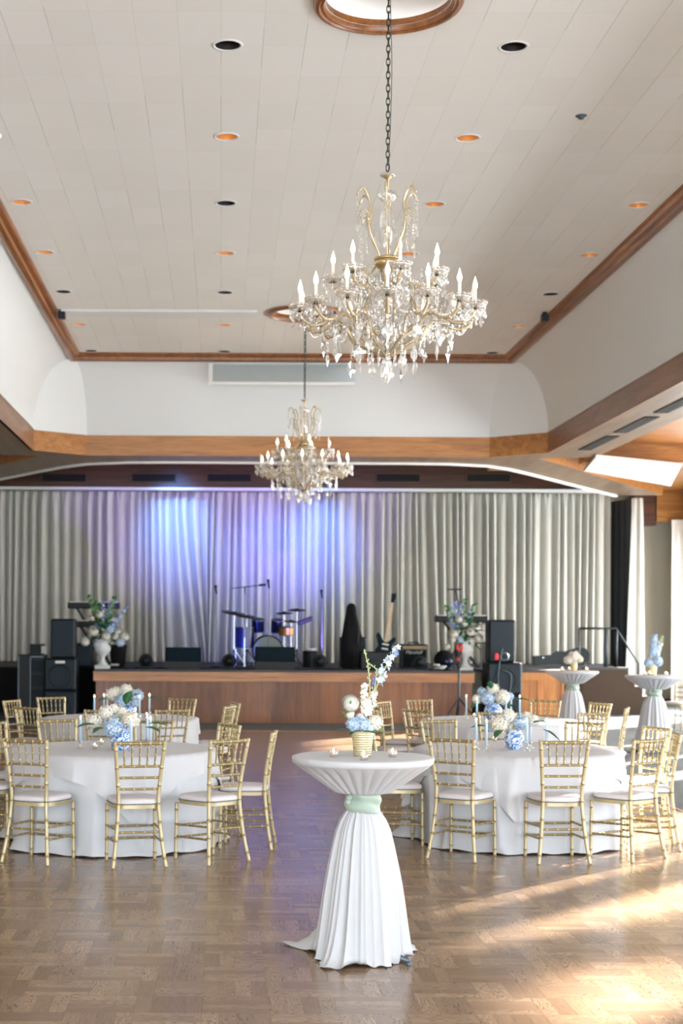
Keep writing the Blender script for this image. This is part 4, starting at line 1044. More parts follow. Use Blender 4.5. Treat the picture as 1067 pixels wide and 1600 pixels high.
def make_chair():
    t = thing('chiavari_chair', '', 'chair')
    def bp_(z, s):                                               # back post centre line
        zz = [0, .2, .45, .62, .92]; xx = [.195, .168, .148, .155, .183]; yy = [-.235, -.20, -.175, -.185, -.235]
        for i in range(4):
            if z <= zz[i + 1]:
                u = (z - zz[i]) / (zz[i + 1] - zz[i]); u = u * u * (3 - 2 * u) if 0 else u
                return Vector((s * (xx[i] + (xx[i + 1] - xx[i]) * u), yy[i] + (yy[i + 1] - yy[i]) * u, z))
        return Vector((s * xx[-1], yy[-1], z))
    for s in (-1, 1):
        knot_tube([bp_(z, s) for z in (0, .2, .45, .62, .92)], .0145, 8, 7, 1.14).build('back_post', GOLD, t, smooth=True)
        knot_tube([(s * .183, .175, 0), (s * .180, .170, .43)], .013, 8, 4, 1.15).build('front_leg', GOLD, t, smooth=True)
    def hrail(name, z, n=8, r=.0095, knots=4, bow=.006):
        a = bp_(z, -1); b = bp_(z, 1); mid = (a + b) / 2 + Vector((0, -bow, 0))
        knot_tube([a, mid, b], r, n, knots, 1.3).build(name, RAIL, t, smooth=True)
    hrail('top_rail', .905, r=.013, knots=5); hrail('back_rail', .735, knots=4); hrail('back_rail', .652, knots=4); hrail('back_rail', .568, knots=4)
    for k in range(5):
        f = (k + 1) / 6; a = bp_(.735, -1).lerp(bp_(.735, 1), f); b = bp_(.905, -1).lerp(bp_(.905, 1), f)
        a.y -= .004; b.y -= .004
        knot_tube([a, b], .0062, 6, 3, 1.5).build('spindle', RAIL, t, smooth=True)
    # seat: rounded trapezoid frame
    def outline(k):
        P = []
        for i in range(28):
            a = 2 * pi * i / 28; cx = abs(cos(a)) ** .55 * (1 if cos(a) >= 0 else -1); sy = abs(sin(a)) ** .55 * (1 if sin(a) >= 0 else -1)
            hw = .172 + .03 * (sy + 1) / 2
            P.append((cx * hw * k, sy * .19 * k))
        return P
    m = MB(); 
    o1 = outline(1)
    m.prism([(x, y) for x, y in o1], .425, .452); m.build('seat_frame', 'gold paint', t, auto=True)
    c = MB(); rings = []
    for (k, z) in ((.95, .452), (1.0, .458), (1.02, .470), (1.0, .484), (.93, .494), (.75, .500), (.4, .503)):
        rings.append([(x, y, z) for x, y in outline(k)])
    vs_ = [p for r_ in rings for p in r_]; n = 28
    c.add(vs_, [(i * n + j, i * n + (j + 1) % n, (i + 1) * n + (j + 1) % n, (i + 1) * n + j) for i in range(len(rings) - 1) for j in range(n)] + [tuple((len(rings) - 1) * n + j for j in range(n))])
    cu = c.build('cushion', 'cushion fabric', t, smooth=True)
    pp = [(x * 1.0, y * 1.0, .457) for x, y in outline(1.015)]; MB().tube(pp + [pp[0]], .004, 5, False).build('piping', 'cushion piping', cu, smooth=True)
    def fl(s, z): return Vector((s * .181, .172, z))
    for s in (-1, 1):
        for z in (.275, .185): knot_tube([bp_(z, s), fl(s, z - .01)], .0085, 6, 4, 1.3).build('side_stretcher', RAIL, t, smooth=True)
    for z in (.255, .165): knot_tube([fl(-1, z), fl(1, z)], .0085, 6, 4, 1.3).build('front_stretcher', RAIL, t, smooth=True)
    knot_tube([bp_(.255, -1), bp_(.255, 1)], .0085, 6, 4, 1.3).build('rear_stretcher', RAIL, t, smooth=True)
    return t
chair0 = make_chair(); CHC = snapshot(None); first = [True]
def put_chair(bx, by, face, label, group):
    f = Vector(face).normalized(); x = bx + f.x * .235; y = by + f.y * .235; rz = atan2(-f.x, f.y)
    if first[0]:
        first[0] = False; chair0.location = (x, y, 0); chair0.rotation_euler = (0, 0, rz); chair0['label'] = label; chair0['group'] = group; return chair0
    return dup(chair0, CHC, (x, y, 0), rz, label, group)

TAB = {'nl': (-.89, 12.30, 'near left table'), 'fl': (-1.09, 16.4, 'far left table'), 'nr': (2.47, 12.45, 'near right table'), 'fr': (3.04, 16.35, 'far right table')}
G_ = 'gold chiavari chairs around the round tables'
CHAIRS = [
 ('nl', -1.435, 11.05, None, 'gold chair seen from behind at the left front of the near left table'),
 ('nl', -.58, 10.90, None, 'gold chair seen squarely from behind, centre front of the near left table'),
 ('nl', .07, 11.14, None, 'gold chair angled away at the right front of the near left table'),
 ('nl', .43, 12.0, (-1, .12), 'gold chair seen edge on at the right of the near left table'),
 ('nl', .08, 12.9, (-.9, -.5), 'gold chair behind the right front chair of the near left table, facing left'),
 ('nl', -.59, 13.35, None, 'gold chair on the far side of the near left table, right of its flowers'),
 ('nl', -1.46, 13.42, None, 'gold chair on the far side of the near left table, left of its flowers'),
 ('nl', -1.98, 13.0, None, 'gold chair cut by the left photo edge behind the near left table'),
 ('nl', -2.10, 11.98, (1, .12), 'gold chair at the left photo edge, only its seat showing, near left table'),
 ('fl', -.48, 15.1, None, 'gold chair seen from behind at the right front of the far left table'),
 ('fl', -1.17, 15.0, None, 'gold chair hidden behind the flowers at the front of the far left table'),
 ('fl', -2.0, 15.45, None, 'gold chair at the left front of the far left table, before the two leftmost ones'),
 ('fl', -2.42, 15.95, None, 'gold chair at the left photo edge beside the far left table'),
 ('fl', -2.35, 16.9, None, 'gold chair at the left rear of the far left table, before the equipment rack'),
 ('fl', -1.99, 17.65, None, 'gold chair behind the far left table, in front of the black subwoofers'),
 ('fl', -.44, 17.45, None, 'gold chair on the far side of the far left table, against the stage front'),
 ('fl', .10, 15.85, (-.95, .3), 'gold chair seen edge on at the right of the far left table, nearer one'),
 ('fl', .17, 16.6, (-.97, -.22), 'gold chair seen edge on at the right of the far left table, farther one'),
 ('nr', 1.74, 11.33, None, 'gold chair seen from behind at the left front of the near right table'),
 ('nr', 2.56, 11.17, None, 'gold chair seen squarely from behind, centre front of the near right table'),
 ('nr', 3.25, 11.38, None, 'gold chair angled in sunlight at the right front of the near right table'),
 ('nr', 3.66, 12.05, (-1, .15), 'sunlit gold chair seen edge on at the right of the near right table'),
 ('nr', 3.71, 12.78, (-.94, -.34), 'sunlit gold chair facing left behind the right front chair of the near right table'),
 ('nr', 3.26, 13.45, None, 'gold chair on the far side of the near right table, right of its flowers'),
 ('nr', 1.97, 13.6, None, 'gold chair on the far side of the near right table, left of its flowers'),
 ('nr', 1.20, 12.2, (1, .1), 'gold chair half hidden behind the tall white cocktail table'),
 ('fr', 1.83, 17.0, (.85, -.53), 'gold chair at the left rear of the far right table, pale seat showing'),
 ('fr', 1.62, 15.85, (1, .25), 'gold chair just behind the cocktail table flowers, left of the far right table'),
 ('fr', 2.0, 15.3, None, 'gold chair seen from behind at the left front of the far right table'),
 ('fr', 2.74, 14.9, None, 'gold chair behind the near right flowers, front of the far right table'),
 ('fr', 3.71, 14.95, None, 'gold chair at the right front of the far right table, behind the near right one'),
 ('fr', 4.30, 15.9, None, 'gold chair seen edge on at the right of the far right table'),
 ('fr', 4.27, 16.9, None, 'gold chair at the right rear of the far right table, before the brown stage side'),
 ('fr', 3.79, 17.55, None, 'gold chair on the far side of the far right table, before the oak stage side'),
 ('fr', 2.31, 17.5, None, 'gold chair on the far side of the far right table, against the stage front'),
]
for (tk, bx, by, fc, lab) in CHAIRS:
    if fc is None: fc = (TAB[tk][0] - bx, TAB[tk][1] - by)
    put_chair(bx, by, fc, lab, G_)
put_chair(8.12, 26.3, (-.75, -.66), 'gold chair cut by the right photo edge beyond the far right cocktail table', G_)

# ================================================================ DINING TABLES
TR, TH = .84, .752
def push_limits(tk):
    x, y, _ = TAB[tk]; out = []
    for (k, bx, by, fc, lab) in CHAIRS:
        if k != tk: continue
        f = Vector(fc if fc else (x - bx, y - by)).normalized(); c = Vector((bx - x, by - y)) + f * .235
        out.append((c, f))
    return out
def pushed(L_, r, a, z, R0, off=0):
    if z > .74: return r
    for (c, f) in L_:
        d = Vector((cos(a), sin(a))); side = Vector((-f.y, f.x))
        # ray from the table centre meets the front line of the seat
        den = d.dot(f)
        if den > -.3: continue
        rf = (c + f * .205).dot(f) / den
        lat = abs((d * rf - c).dot(side)); wgt = max(0, min(1, (.33 - lat) / .12)); wgt = wgt * wgt * (3 - 2 * wgt)
        if wgt <= 0: continue
        lim = rf - .010 - off
        if z > .52: lim = lim + (max(R0, lim) - lim) * (z - .52) / .22
        if r > lim: r = r + (lim - r) * wgt
    return r
def round_table(tk, rot, lab):
    PL = push_limits(tk)
    x, y, nm = TAB[tk]
    t = thing('round_table', 'round banquet table standing under the white cloth, ' + nm, 'table', (x, y, 0), 0, 'round banquet tables')
    MB().lathe([(.001, TH - .03), (TR - .012, TH - .03), (TR - .004, TH - .015), (TR - .012, TH - .002), (.001, TH - .002)], 48).build('tabletop', 'window frame', t, smooth=False)
    for k in range(4):
        a = k * pi / 2 + .78; MB().tube([(.5 * cos(a), .5 * sin(a), TH - .03), (.52 * cos(a), .52 * sin(a), .005)], .016, 8).build('leg', 'steel grey', t, smooth=True)
    rnd = random.Random(tk); ph = [rnd.uniform(0, 6.28) for _ in range(6)]
    R0 = TR + .004
    def fold(a, s):
        return ((1 - 2 * abs(sin(7 * a + ph[0] + .6 * sin(3 * a + ph[1]))) ** .8) * .6 + .3 * sin(19 * a + ph[2]) + .35 * sin(6 * a + ph[3]))
    prof = [(0, .0), (.5, 0), (.9, 0), (.985, -.001), (1.0, -.006)]
    def fn(u, v):
        a = 2 * pi * u
        if v < .15:
            r = R0 * v / .15; return (r * cos(a), r * sin(a), TH + .002)
        s = (v - .15) / .85                                       # down the hanging cloth
        z = TH * (1 - s); z = max(z, .006)
        r = R0 + .006 + .085 * s + fold(a, s) * (.006 + .056 * s ** 1.1)
        if s > .9: r += (s - .9) / .1 * (.03 + .035 * sin(9 * a + ph[4])); z = max(.006, z + .010 * (1 + sin(17 * a + ph[5])) * (s - .9) * 6)
        r = pushed(PL, r, a, z, R0, .012)
        return (r * cos(a), r * sin(a), z)
    m = MB().grid(fn, 360, 34, True)
    o = m.build('tablecloth', 'white linen', smooth=True, loc=(x, y, 0)); tag(o, 'floor length white cloth draped over the ' + nm, 'tablecloth', 'floor length cloths of the round tables')
    # square overlay
    H = TR + .17
    def fo(u, v):
        a = 2 * pi * u; b = a + rot
        # distance to the edge of a rounded square
        e = H / max(abs(cos(b)), abs(sin(b))); e = min(e, H * 1.34)
        R1 = R0 + .004
        d = e * v
        if d <= R1: return (d * cos(a), d * sin(a), TH + .006)
        dr = d - R1; cor = max(0, (e - H) / (H * .34))
        z = TH + .004 - dr * .985
        r = R1 + .012 + dr * (.11 + .10 * cor) + fold(a + .2, 0) * .060 * (dr / .5) + .022 * cor * sin(30 * a) * (dr / .5)
        r = pushed(PL, r, a, z, R0)
        return (r * cos(a), r * sin(a), z)
    m = MB().grid(fo, 360, 30, True)
    o = m.build('table_overlay', 'white overlay', smooth=True, loc=(x, y, 0)); tag(o, 'square white overlay cloth lying on top of the ' + nm, 'tablecloth', 'square overlays of the round tables')
round_table('nl', .5, ''); round_table('fl', .2, ''); round_table('nr', .95, ''); round_table('fr', .4, '')
TZ = TH + .0065

# ---- blue and white jars with flowers
def jar(lab, x, y, z, r, h):
    t = thing('ginger_jar', lab, 'vase', (x, y, z), 0, 'blue and white jars on the tables')
    MB().lathe([(r * .6, 0), (r * .66, h * .03), (r * .86, h * .2), (r, h * .45), (r * .98, h * .62), (r * .78, h * .84), (r * .62, h * .9), (r * .66, h), (r * .60, h), (r * .56, h * .9), (r * .5, h * .5)], 32).build('jar_body', 'blue white porcelain', t, smooth=True)
def bouquet(tk, lab, pc, D, items, leaves, z0):
    """items: (px, py, rpx, colour, depth offset)"""
    t = thing('flower_bouquet', lab, 'flowers', (pc[0], pc[1], z0), 0, 'bouquets in the blue and white jars')
    s = F / D
    for (px, py, rp, colr, dd) in items:
        q = at(px, py, pc[1] + dd) - Vector((pc[0], pc[1], z0)); r = rp / (F / (pc[1] + dd)) * .92
        c = Vector((q.x, dd, q.z)); hydrangea(t, c, r, colr)
        MB().tube(cr_spline([(0, 0, -.08), (c.x * .3, c.y * .3, c.z * .3), c]), .004, 6).build('stem', 'stem green', t, smooth=True)
    for (dx, dy, dz, l) in leaves: leaf(t, (dx * .25, dy * .25, .02 + max(0, dz) * .2), (dx, dy, dz), l, l * .55)
JARS = [
 ('nl', at(189, 1160, 12.1).x, 12.1, .088, .19, [(177, 1136, 17, 'petal blue', -.1), (148, 1127, 13, 'petal white', -.02), (165, 1113, 12, 'petal white', 0), (178, 1107, 8, 'petal white', .06), (205, 1124, 15, 'petal white', -.02), (190, 1112, 9, 'petal white', .1)],
  [(-.8, -.5, .1, .16), (-.5, -.7, -.05, .14), (.8, -.5, .0, .15), (.2, -.6, .9, .17), (.9, .1, .1, .16)], 'near left table'),
 ('fl', at(201, 1108, 16.3).x, 16.3, .09, .19, [(175, 1085, 10.5, 'petal white', 0), (197, 1078, 10.5, 'petal white', .05), (190, 1095, 11.5, 'petal blue', -.1), (214, 1087, 11, 'petal blue', -.02), (182, 1080, 8, 'petal cream', .06), (211, 1099, 7, 'petal blue', -.08)],
  [(-.8, -.5, .1, .14), (.9, -.3, .15, .18), (.3, -.7, .3, .13)], 'far left table'),
 ('nr', at(803, 1155, 12.35).x, 12.35, .08, .165, [(780, 1131, 14.5, 'petal white', -.05), (794, 1119, 12.5, 'petal white', .0), (814, 1129, 12.5, 'petal blue', -.03), (833, 1126, 10.5, 'petal white', .03), (769, 1135, 9, 'petal blue', .04), (822, 1119, 8, 'petal white', .08)],
  [(-.5, -.6, -.2, .14), (.9, -.2, -.35, .17), (.5, -.7, .3, .13), (-.9, 0, .1, .14)], 'near right table'),
 ('fr', at(770, 1110, 16.35).x, 16.35, .10, .18, [(770, 1077, 10.5, 'petal white', 0), (785, 1089, 12.5, 'petal white', -.08), (762, 1091, 12, 'petal blue', -.06), (753, 1081, 8, 'petal blue', .04), (745, 1092, 8, 'petal cream', 0), (796, 1088, 7, 'petal blue', .05)],
  [(-.7, -.6, -.1, .15), (.9, -.3, .2, .16), (.4, -.8, .0, .12), (-.2, -.6, .8, .14)], 'far right table')]
for (tk, x, y, r, h, items, lv, nm) in JARS:
    jar('blue and white porcelain jar in the middle of the ' + nm, x, y, TZ, r, h)
    bouquet(tk, 'round bouquet of white and blue hydrangeas on the ' + nm, (x, y), y, items, lv, TZ + h * .9)

# ---- tapers and votives
def make_taper():
    t = thing('candle_holder', '', 'candle holder')
    MB().lathe([(.030, 0), (.032, .004), (.012, .012), (.008, .03), (.016, .045), (.017, .06), (.012, .06), (.011, .045)], 16).build('glass_cup', 'crystal', t, smooth=True)
    c = thing('taper_candle', '', 'candle')
    MB().lathe([(.0105, .046), (.0105, .28), (.006, .292), (.001, .294)], 12).build('wax_stick', 'candle blue', c, smooth=True)
    MB().lathe([(.001, .294), (.007, .302), (.006, .312), (.001, .326)], 8).build('flame', 'flame', c, smooth=True)
    return t, c
hold0, tap0 = make_taper(); TCH = snapshot(None); used_t = [False]
TP = [('nl', 126, 1122, 12.2, 'left of the jar'), ('nl', 204.5, 1123, 11.95, 'nearest, right of the jar'), ('nl', 230, 1122, 12.5, 'left one of the close pair'), ('nl', 235, 1124, 12.35, 'right one of the close pair'),
      ('fl', 147.5, 1089, 16.1, 'leftmost'), ('fl', 162.5, 1087, 16.4, 'left one of the close pair'), ('fl', 167.5, 1087, 16.5, 'right one of the close pair'), ('fl', 218, 1092, 16.1, 'in front of the blue blooms'), ('fl', 233.5, 1090, 16.5, 'rightmost'),
      ('nr', 744, 1126, 12.3, 'leftmost'), ('nr', 760, 1128, 12.15, 'second from the left'), ('nr', 823, 1126, 12.2, 'first right of the jar'), ('nr', 828.5, 1124, 12.45, 'second right of the jar'), ('nr', 854, 1127, 12.3, 'rightmost'),
      ('fr', 728.5, 1091, 16.6, 'leftmost'), ('fr', 745, 1095, 16.0, 'left of the jar'), ('fr', 790.5, 1097, 16.1, 'first right of the jar'), ('fr', 798.5, 1098, 16.4, 'second right of the jar'), ('fr', 812, 1091, 16.6, 'rightmost')]
for (tk, px, py, D, nm) in TP:
    q = at(px, py, D); sc = (q.z - TZ) / .30; nm2 = TAB[tk][2]
    l1 = 'glass candle holder on the %s, %s' % (nm2, nm); l2 = 'pale blue taper candle on the %s, %s' % (nm2, nm)
    if not used_t[0]: used_t[0] = True; a, b = hold0, tap0
    else: a = dup(hold0, TCH); b = dup(tap0, TCH)
    for o, l, g in ((a, l1, 'glass candle holders on the round tables'), (b, l2, 'taper candles on the round tables')):
        o['label'] = l; o['group'] = g; o.location = (q.x, D, TZ)
    b.scale = (1, 1, max(.8, min(1.2, sc)))
def make_votive():
    t = thing('votive_candle', '', 'candle')
    MB().lathe([(.018, 0), (.021, .002), (.024, .04), (.021, .04), (.018, .006), (.001, .005)], 18).build('glass_cup', 'crystal', t, smooth=True)
    MB().lathe([(.017, .006), (.0195, .026), (.001, .026)], 16).build('wax', 'wax', t, smooth=True)
    MB().lathe([(.001, .026), (.0045, .032), (.004, .038), (.001, .047)], 8).build('flame', 'flame', t, smooth=True)
    return t
vot0 = make_votive(); VCH = snapshot(None); used_v = [False]
def votive(x, y, z, lab, sc=1.0):
    if not used_v[0]: used_v[0] = True; o = vot0
    else: o = dup(vot0, VCH)
    o.location = (x, y, z); o.scale = (sc,) * 3; o['label'] = lab; o['group'] = 'votive candles in glass cups'
def tz_at(px, py, zz): 
    u = (px - CXP) / F; v = (CYP - py) / F; D = (zz - EYE) / (u * sin(RHO) + v * cos(RHO)); q = at(px, py, D); return q.x, D
for (px, py, lab) in [(148, 1170, 'votive candle on the near left table, left of the jar'), (158, 1163, 'votive candle on the near left table, close behind the left one'), (178, 1172, 'votive candle in front of the jar on the near left table'), (229, 1120, 'votive candle on the far left table, in front of the rightmost taper'),
                      (792, 1168, 'votive candle in front of the jar on the near right table'), (772, 1158, 'votive candle left of the jar on the near right table'), (741, 1121, 'votive candle at the left of the far right table')]:
    x, y = tz_at(px, py, TZ); votive(x, y, TZ, lab)

# ================================================================ COCKTAIL TABLES
def cocktail(cx, cy_, R, Ht, nm, foot=None, seed=1, tails=(), prof=None):
    t = thing('cocktail_table', 'tall cocktail table under white cloth, ' + nm, 'table', (cx, cy_, 0), 0, 'cocktail tables')
    MB().lathe([(.001, Ht - .03), (R - .01, Ht - .03), (R - .003, Ht - .015), (R - .01, Ht - .002), (.001, Ht - .002)], 48).build('tabletop', 'window frame', t)
    MB().tube([(0, 0, .03), (0, 0, Ht - .03)], .03, 12).build('pole', 'steel grey', t, smooth=True)
    for k in range(4):
        a = (foot or 0) + k * pi / 2; m = MB(); m.tube([(0, 0, .05), (.15 * cos(a), .15 * sin(a), .045), (.285 * cos(a), .285 * sin(a), .022)], [.03, .022, .014], 8)
        m.lathe([(.014, 0), (.016, .004), (.012, .018), (.001, .02)], 10, (.280 * cos(a), .280 * sin(a), 0)); m.build('foot', 'steel grey', t, smooth=True)
    rnd = random.Random(seed); ph = [rnd.uniform(0, 6.28) for _ in range(6)]
    ZS1, ZS0, RS = Ht * .815, Ht * .735, .078 * R / .37
    sc = R / .37
    rows = [(0, Ht + .003)] + [(R * k, Ht + .003) for k in (.35, .7, .9, .97)] + [(R + .002, Ht - .001), (R + .004, Ht - .006), (R + .001, Ht - .03), (R * .985, Ht - .034)]
    nz = 14
    z1 = Ht - .036
    for i in range(1, nz + 1):
        f = i / nz; z = z1 + (ZS1 + .012 - z1) * f
        r = R * .985 + (RS * 1.9 - R * .985) * f if f < .9 else None
        r = R * .98 * (1 - f) + RS * 1.9 * f - .006 * sc * sin(pi * f)
        rows.append((r, z))
    rows += [(RS * 1.35, ZS1 + .004), (RS * 1.02, ZS1 - .002), (RS, (ZS1 + ZS0) / 2), (RS * 1.02, ZS0)]
    low = [(.78, .09), (.735, .118), (.68, .140), (.6, .158), (.5, .178), (.4, .196), (.3, .210), (.2, .222), (.12, .232), (.06, .240), (.02, .247), (.004, .252)]
    for (zf, r) in low: rows.append((r * sc, ZS0 * (zf / .787)))
    nr = len(rows); NU = 432
    itop = 9; isash = itop + nz
    def fn(u, v):
        i = int(round(v * (nr - 1))); r, z = rows[i]; a = 2 * pi * u
        if i < itop: pass
        elif i < isash:
            f = (i - itop + 1) / nz; am = .030 * sc * sin(pi * min(1, f * .9)) ** .8 + .004
            pl = abs(sin(14 * a + ph[0] + .6 * sin(2 * a + ph[1]))) ** .6
            r += am * (pl - .65)
        elif i < isash + 4: r += .004 * sin(22 * a + ph[2])
        else:
            f = (i - isash - 3) / len(low); z_ = z
            q1 = 1 - 2 * abs(sin(6.5 * a + ph[3] + .8 * sin(2 * a + ph[1]))) ** .75; q2 = 1 - 2 * abs(sin(10 * a + ph[4] + .5 * sin(3 * a))) ** .8
            fo = .6 * q1 + .45 * q2 + .2 * sin(5 * a + ph[5])
            r += fo * .030 * sc * (.22 + .8 * f ** 1.1)
            for (ta, tl, tw) in tails:
                d = (a - ta + pi) % (2 * pi) - pi; g = math.exp(-(d / tw) ** 2)
                r += g * tl * max(0, (f - .45) / .55) ** 2.2
            z = max(.004, z_)
            if f > .93: z = .004 + .030 * max(0, sin(4 * a + ph[2])) ** 3 + .008 * (1 + sin(19 * a)) * .5
        return (r * cos(a), r * sin(a), z)
    m = MB().grid(fn, NU, nr - 1, True)
    o = m.build('cocktail_cloth', 'white stretch cloth', smooth=True, loc=(cx, cy_, 0)); tag(o, 'white cloth gathered at the waist over the ' + nm, 'tablecloth', 'gathered cloths of the cocktail tables')
    # sash
    def fs_(u, v):
        a = 2 * pi * u; z = ZS0 - .012 + (ZS1 - ZS0 + .024) * v
        r = RS * 1.10 + .006 + .006 * sin(v * 9 + 2 * sin(a + ph[0])) + .003 * sin(5 * a + v * 6) - .008 * (abs(2 * v - 1) ** 4)
        return (r * cos(a), r * sin(a), z)
    s_ = MB().grid(fs_, 90, 14, True).build('sash', 'sage satin', o, smooth=True, thick=.004); s_['label'] = 'sage green satin sash'
    k = MB(); kx_, ky_ = cos(-2.45) * (RS * 1.1 + .012), sin(-2.45) * (RS * 1.1 + .012)
    k.ball((kx_, ky_, ZS1 - .012), .02, 12, 8, (1, 1, .8)); k.ball((kx_ - .006, ky_ - .006, ZS1 - .035), .016, 12, 8, (1.1, .8, 1)); k.build('knot', 'sage satin', s_, smooth=True)

C1 = (.756, 7.97)
cocktail(C1[0], C1[1], .372, 1.068, 'nearest cocktail table, in the foreground', foot=-.62, seed=3, tails=[(2.40, .30, .20), (.76, .20, .28), (-2.19, .10, .34), (-.62, -.045, .22)])
C2 = (5.52, 23.6); cocktail(C2[0], C2[1], .40, 1.09, 'far cocktail table beside the stage', foot=.3, seed=5)
C3 = (6.20, 21.5); cocktail(C3[0], C3[1], .41, 1.09, 'far cocktail table near the right edge', foot=.5, seed=8)
Z1 = 1.0715; Z2 = 1.0935
def gold_vase(lab, x, y, z, r, h):
    t = thing('gold_vase', lab, 'vase', (x, y, z), 0, 'gold ribbed vases')
    MB().lathe([(r * .74, 0), (r * .77, .003), (r * .98, h * .96), (r, h), (r * .94, h), (r * .9, h * .8), (r * .7, .01), (.001, .01)], 36).build('cup', 'hammered gold', t, smooth=True)
vx, vy = at(566, 1180, 7.98).x, 7.98
gold_vase('ribbed pale gold vase on the nearest cocktail table', vx, vy, Z1, .060, .132)
t = thing('flower_bouquet', 'loose bouquet with white ranunculus and blue delphinium on the nearest cocktail table', 'flowers', (vx, vy, Z1 + .125), 0)
def L(px, py, dd=0):
    q = at(px, py, vy + dd); return Vector((q.x - vx, dd, q.z - (Z1 + .125)))
def Lc(cx_, cy__, dd=0): return L(520 + cx_ / 7.617, 1000 + cy__ / 7.617, dd)
rose(t, Lc(215, 755, -.03), .046, 'petal white', (1.35, 0, -.15), 'ranunculus')
rose(t, Lc(200, 880, -.02), .026, 'petal cream', (1.0, 0, -.6), 'ranunculus')
for (cx_, cy__, rp, colr, dd) in [(255, 1000, 90, 'petal blue', -.03), (370, 1010, 80, 'petal blue', -.05), (500, 985, 92, 'petal white', -.01), (330, 930, 60, 'petal pale', .01), (440, 1050, 45, 'petal pale', -.05)]:
    hydrangea(t, Lc(cx_, cy__, dd), rp / 7.617 / 295, colr)
spike(t, [Lc(400, 1000), Lc(400, 850), Lc(380, 700), Lc(370, 530)], .026, .008, 46, .020, ['petal white', 'petal cream'], 1, start=.22, name='white_delphinium')
spike(t, [Lc(440, 1000), Lc(440, 850), Lc(470, 700), Lc(500, 620)], .024, .010, 22, .019, ['petal white', 'petal cream'], 7, start=.35, name='white_delphinium')
spike(t, [Lc(420, 900), Lc(440, 650), Lc(430, 420), Lc(410, 260), Lc(372, 120)], .014, .006, 20, .014, ['petal white'], 2, start=.3, name='budding_stem', buds=.62)
spike(t, [Lc(445, 860), Lc(500, 560), Lc(515, 430), Lc(512, 345), Lc(430, 285)], .010, .006, 8, .012, ['petal pale'], 12, start=.5, name='budding_stem', buds=.5)
spike(t, [Lc(440, 880), Lc(495, 640), Lc(560, 450), Lc(640, 300), Lc(720, 170), Lc(775, 85)], .026, .010, 24, .024, ['petal violet', 'petal pale', 'petal pale'], 3, start=.3, name='blue_delphinium')
leaf(t, Lc(200, 1080, -.03), (-1, -.3, .35), .075, .032); leaf(t, Lc(350, 1085, -.05), (.95, -.5, -.05), .085, .05, droop=.1); leaf(t, Lc(500, 1090, -.03), (1, -.1, .1), .075, .03, 'leaf pale')
leaf(t, Lc(190, 960, 0), (-.5, -.3, 1), .07, .022, 'leaf pale'); leaf(t, Lc(180, 920, 0), (-.6, 0, .2), .06, .02, 'leaf green'); leaf(t, Lc(300, 1080, -.02), (-.7, -.5, -.1), .06, .035)
MB().tube([(0, 0, -.1), (0, 0, .03)], .02, 8).build('stems', 'stem green', t)
for (px, py, lab) in [(521, 1183, 'votive candle on the nearest cocktail table, left of the gold vase'), (568, 1188, 'votive candle on the nearest cocktail table, in front of the gold vase'), (613, 1183, 'votive candle on the nearest cocktail table, right of the gold vase')]:
    x, y = tz_at(px, py, Z1); votive(x, y, Z1, lab, 1.0)
# far cocktail table decorations
gold_vase('small gold vase on the far cocktail table beside the stage', C2[0] + .02, C2[1], Z2, .06, .13)
t = thing('flower_bouquet', 'low round white bouquet on the far cocktail table beside the stage', 'flowers', (C2[0] + .02, C2[1], Z2 + .12))
for (dx, dy, dz, r, colr) in [(0, 0, .09, .10, 'petal white'), (-.09, -.02, .05, .07, 'petal white'), (.08, -.03, .06, .06, 'petal cream')]: hydrangea(t, (dx, dy, dz), r, colr)
leaf(t, (.04, -.04, .0), (1, -.4, .3), .13, .06); leaf(t, (-.04, -.04, .0), (-1, -.4, .2), .13, .06, 'leaf pale')
gold_vase('small gold vase on the far cocktail table near the right edge', C3[0] - .03, C3[1], Z2, .07, .16)
t = thing('flower_bouquet', 'tall bouquet with pale blue spikes on the far cocktail table near the right edge', 'flowers', (C3[0] - .03, C3[1], Z2 + .15))
spike(t, [(0, 0, -.05), (.01, 0, .2), (.03, 0, .42)], .05, .03, 90, .035, ['petal blue', 'petal pale'], 5, start=.35, name='blue_delphinium')
spike(t, [(.02, 0, -.05), (.08, 0, .2), (.15, 0, .40)], .04, .015, 60, .03, ['petal white', 'petal pale'], 6, start=.1, name='white_delphinium', buds=.25)
hydrangea(t, (-.06, -.03, .03), .07, 'petal blue'); hydrangea(t, (.06, -.03, .05), .08, 'petal blue'); hydrangea(t, (0, .02, .12), .06, 'petal white'); leaf(t, (-.05, -.03, .05), (-1, -.2, .5), .1, .05, 'leaf pale')
for (c, dxs, nm) in ((C2, (-.19, -.07, .19), 'far cocktail table beside the stage'), (C3, (-.17, -.09, .13), 'far cocktail table near the right edge')):
    for k, dx in enumerate(dxs): votive(c[0] + dx, c[1] - .12 + (.04 if k == 1 else 0), Z2, 'votive candle on the %s, %s' % (nm, ['leftmost', 'close left of the vase', 'right of the vase'][k]), 1.25)

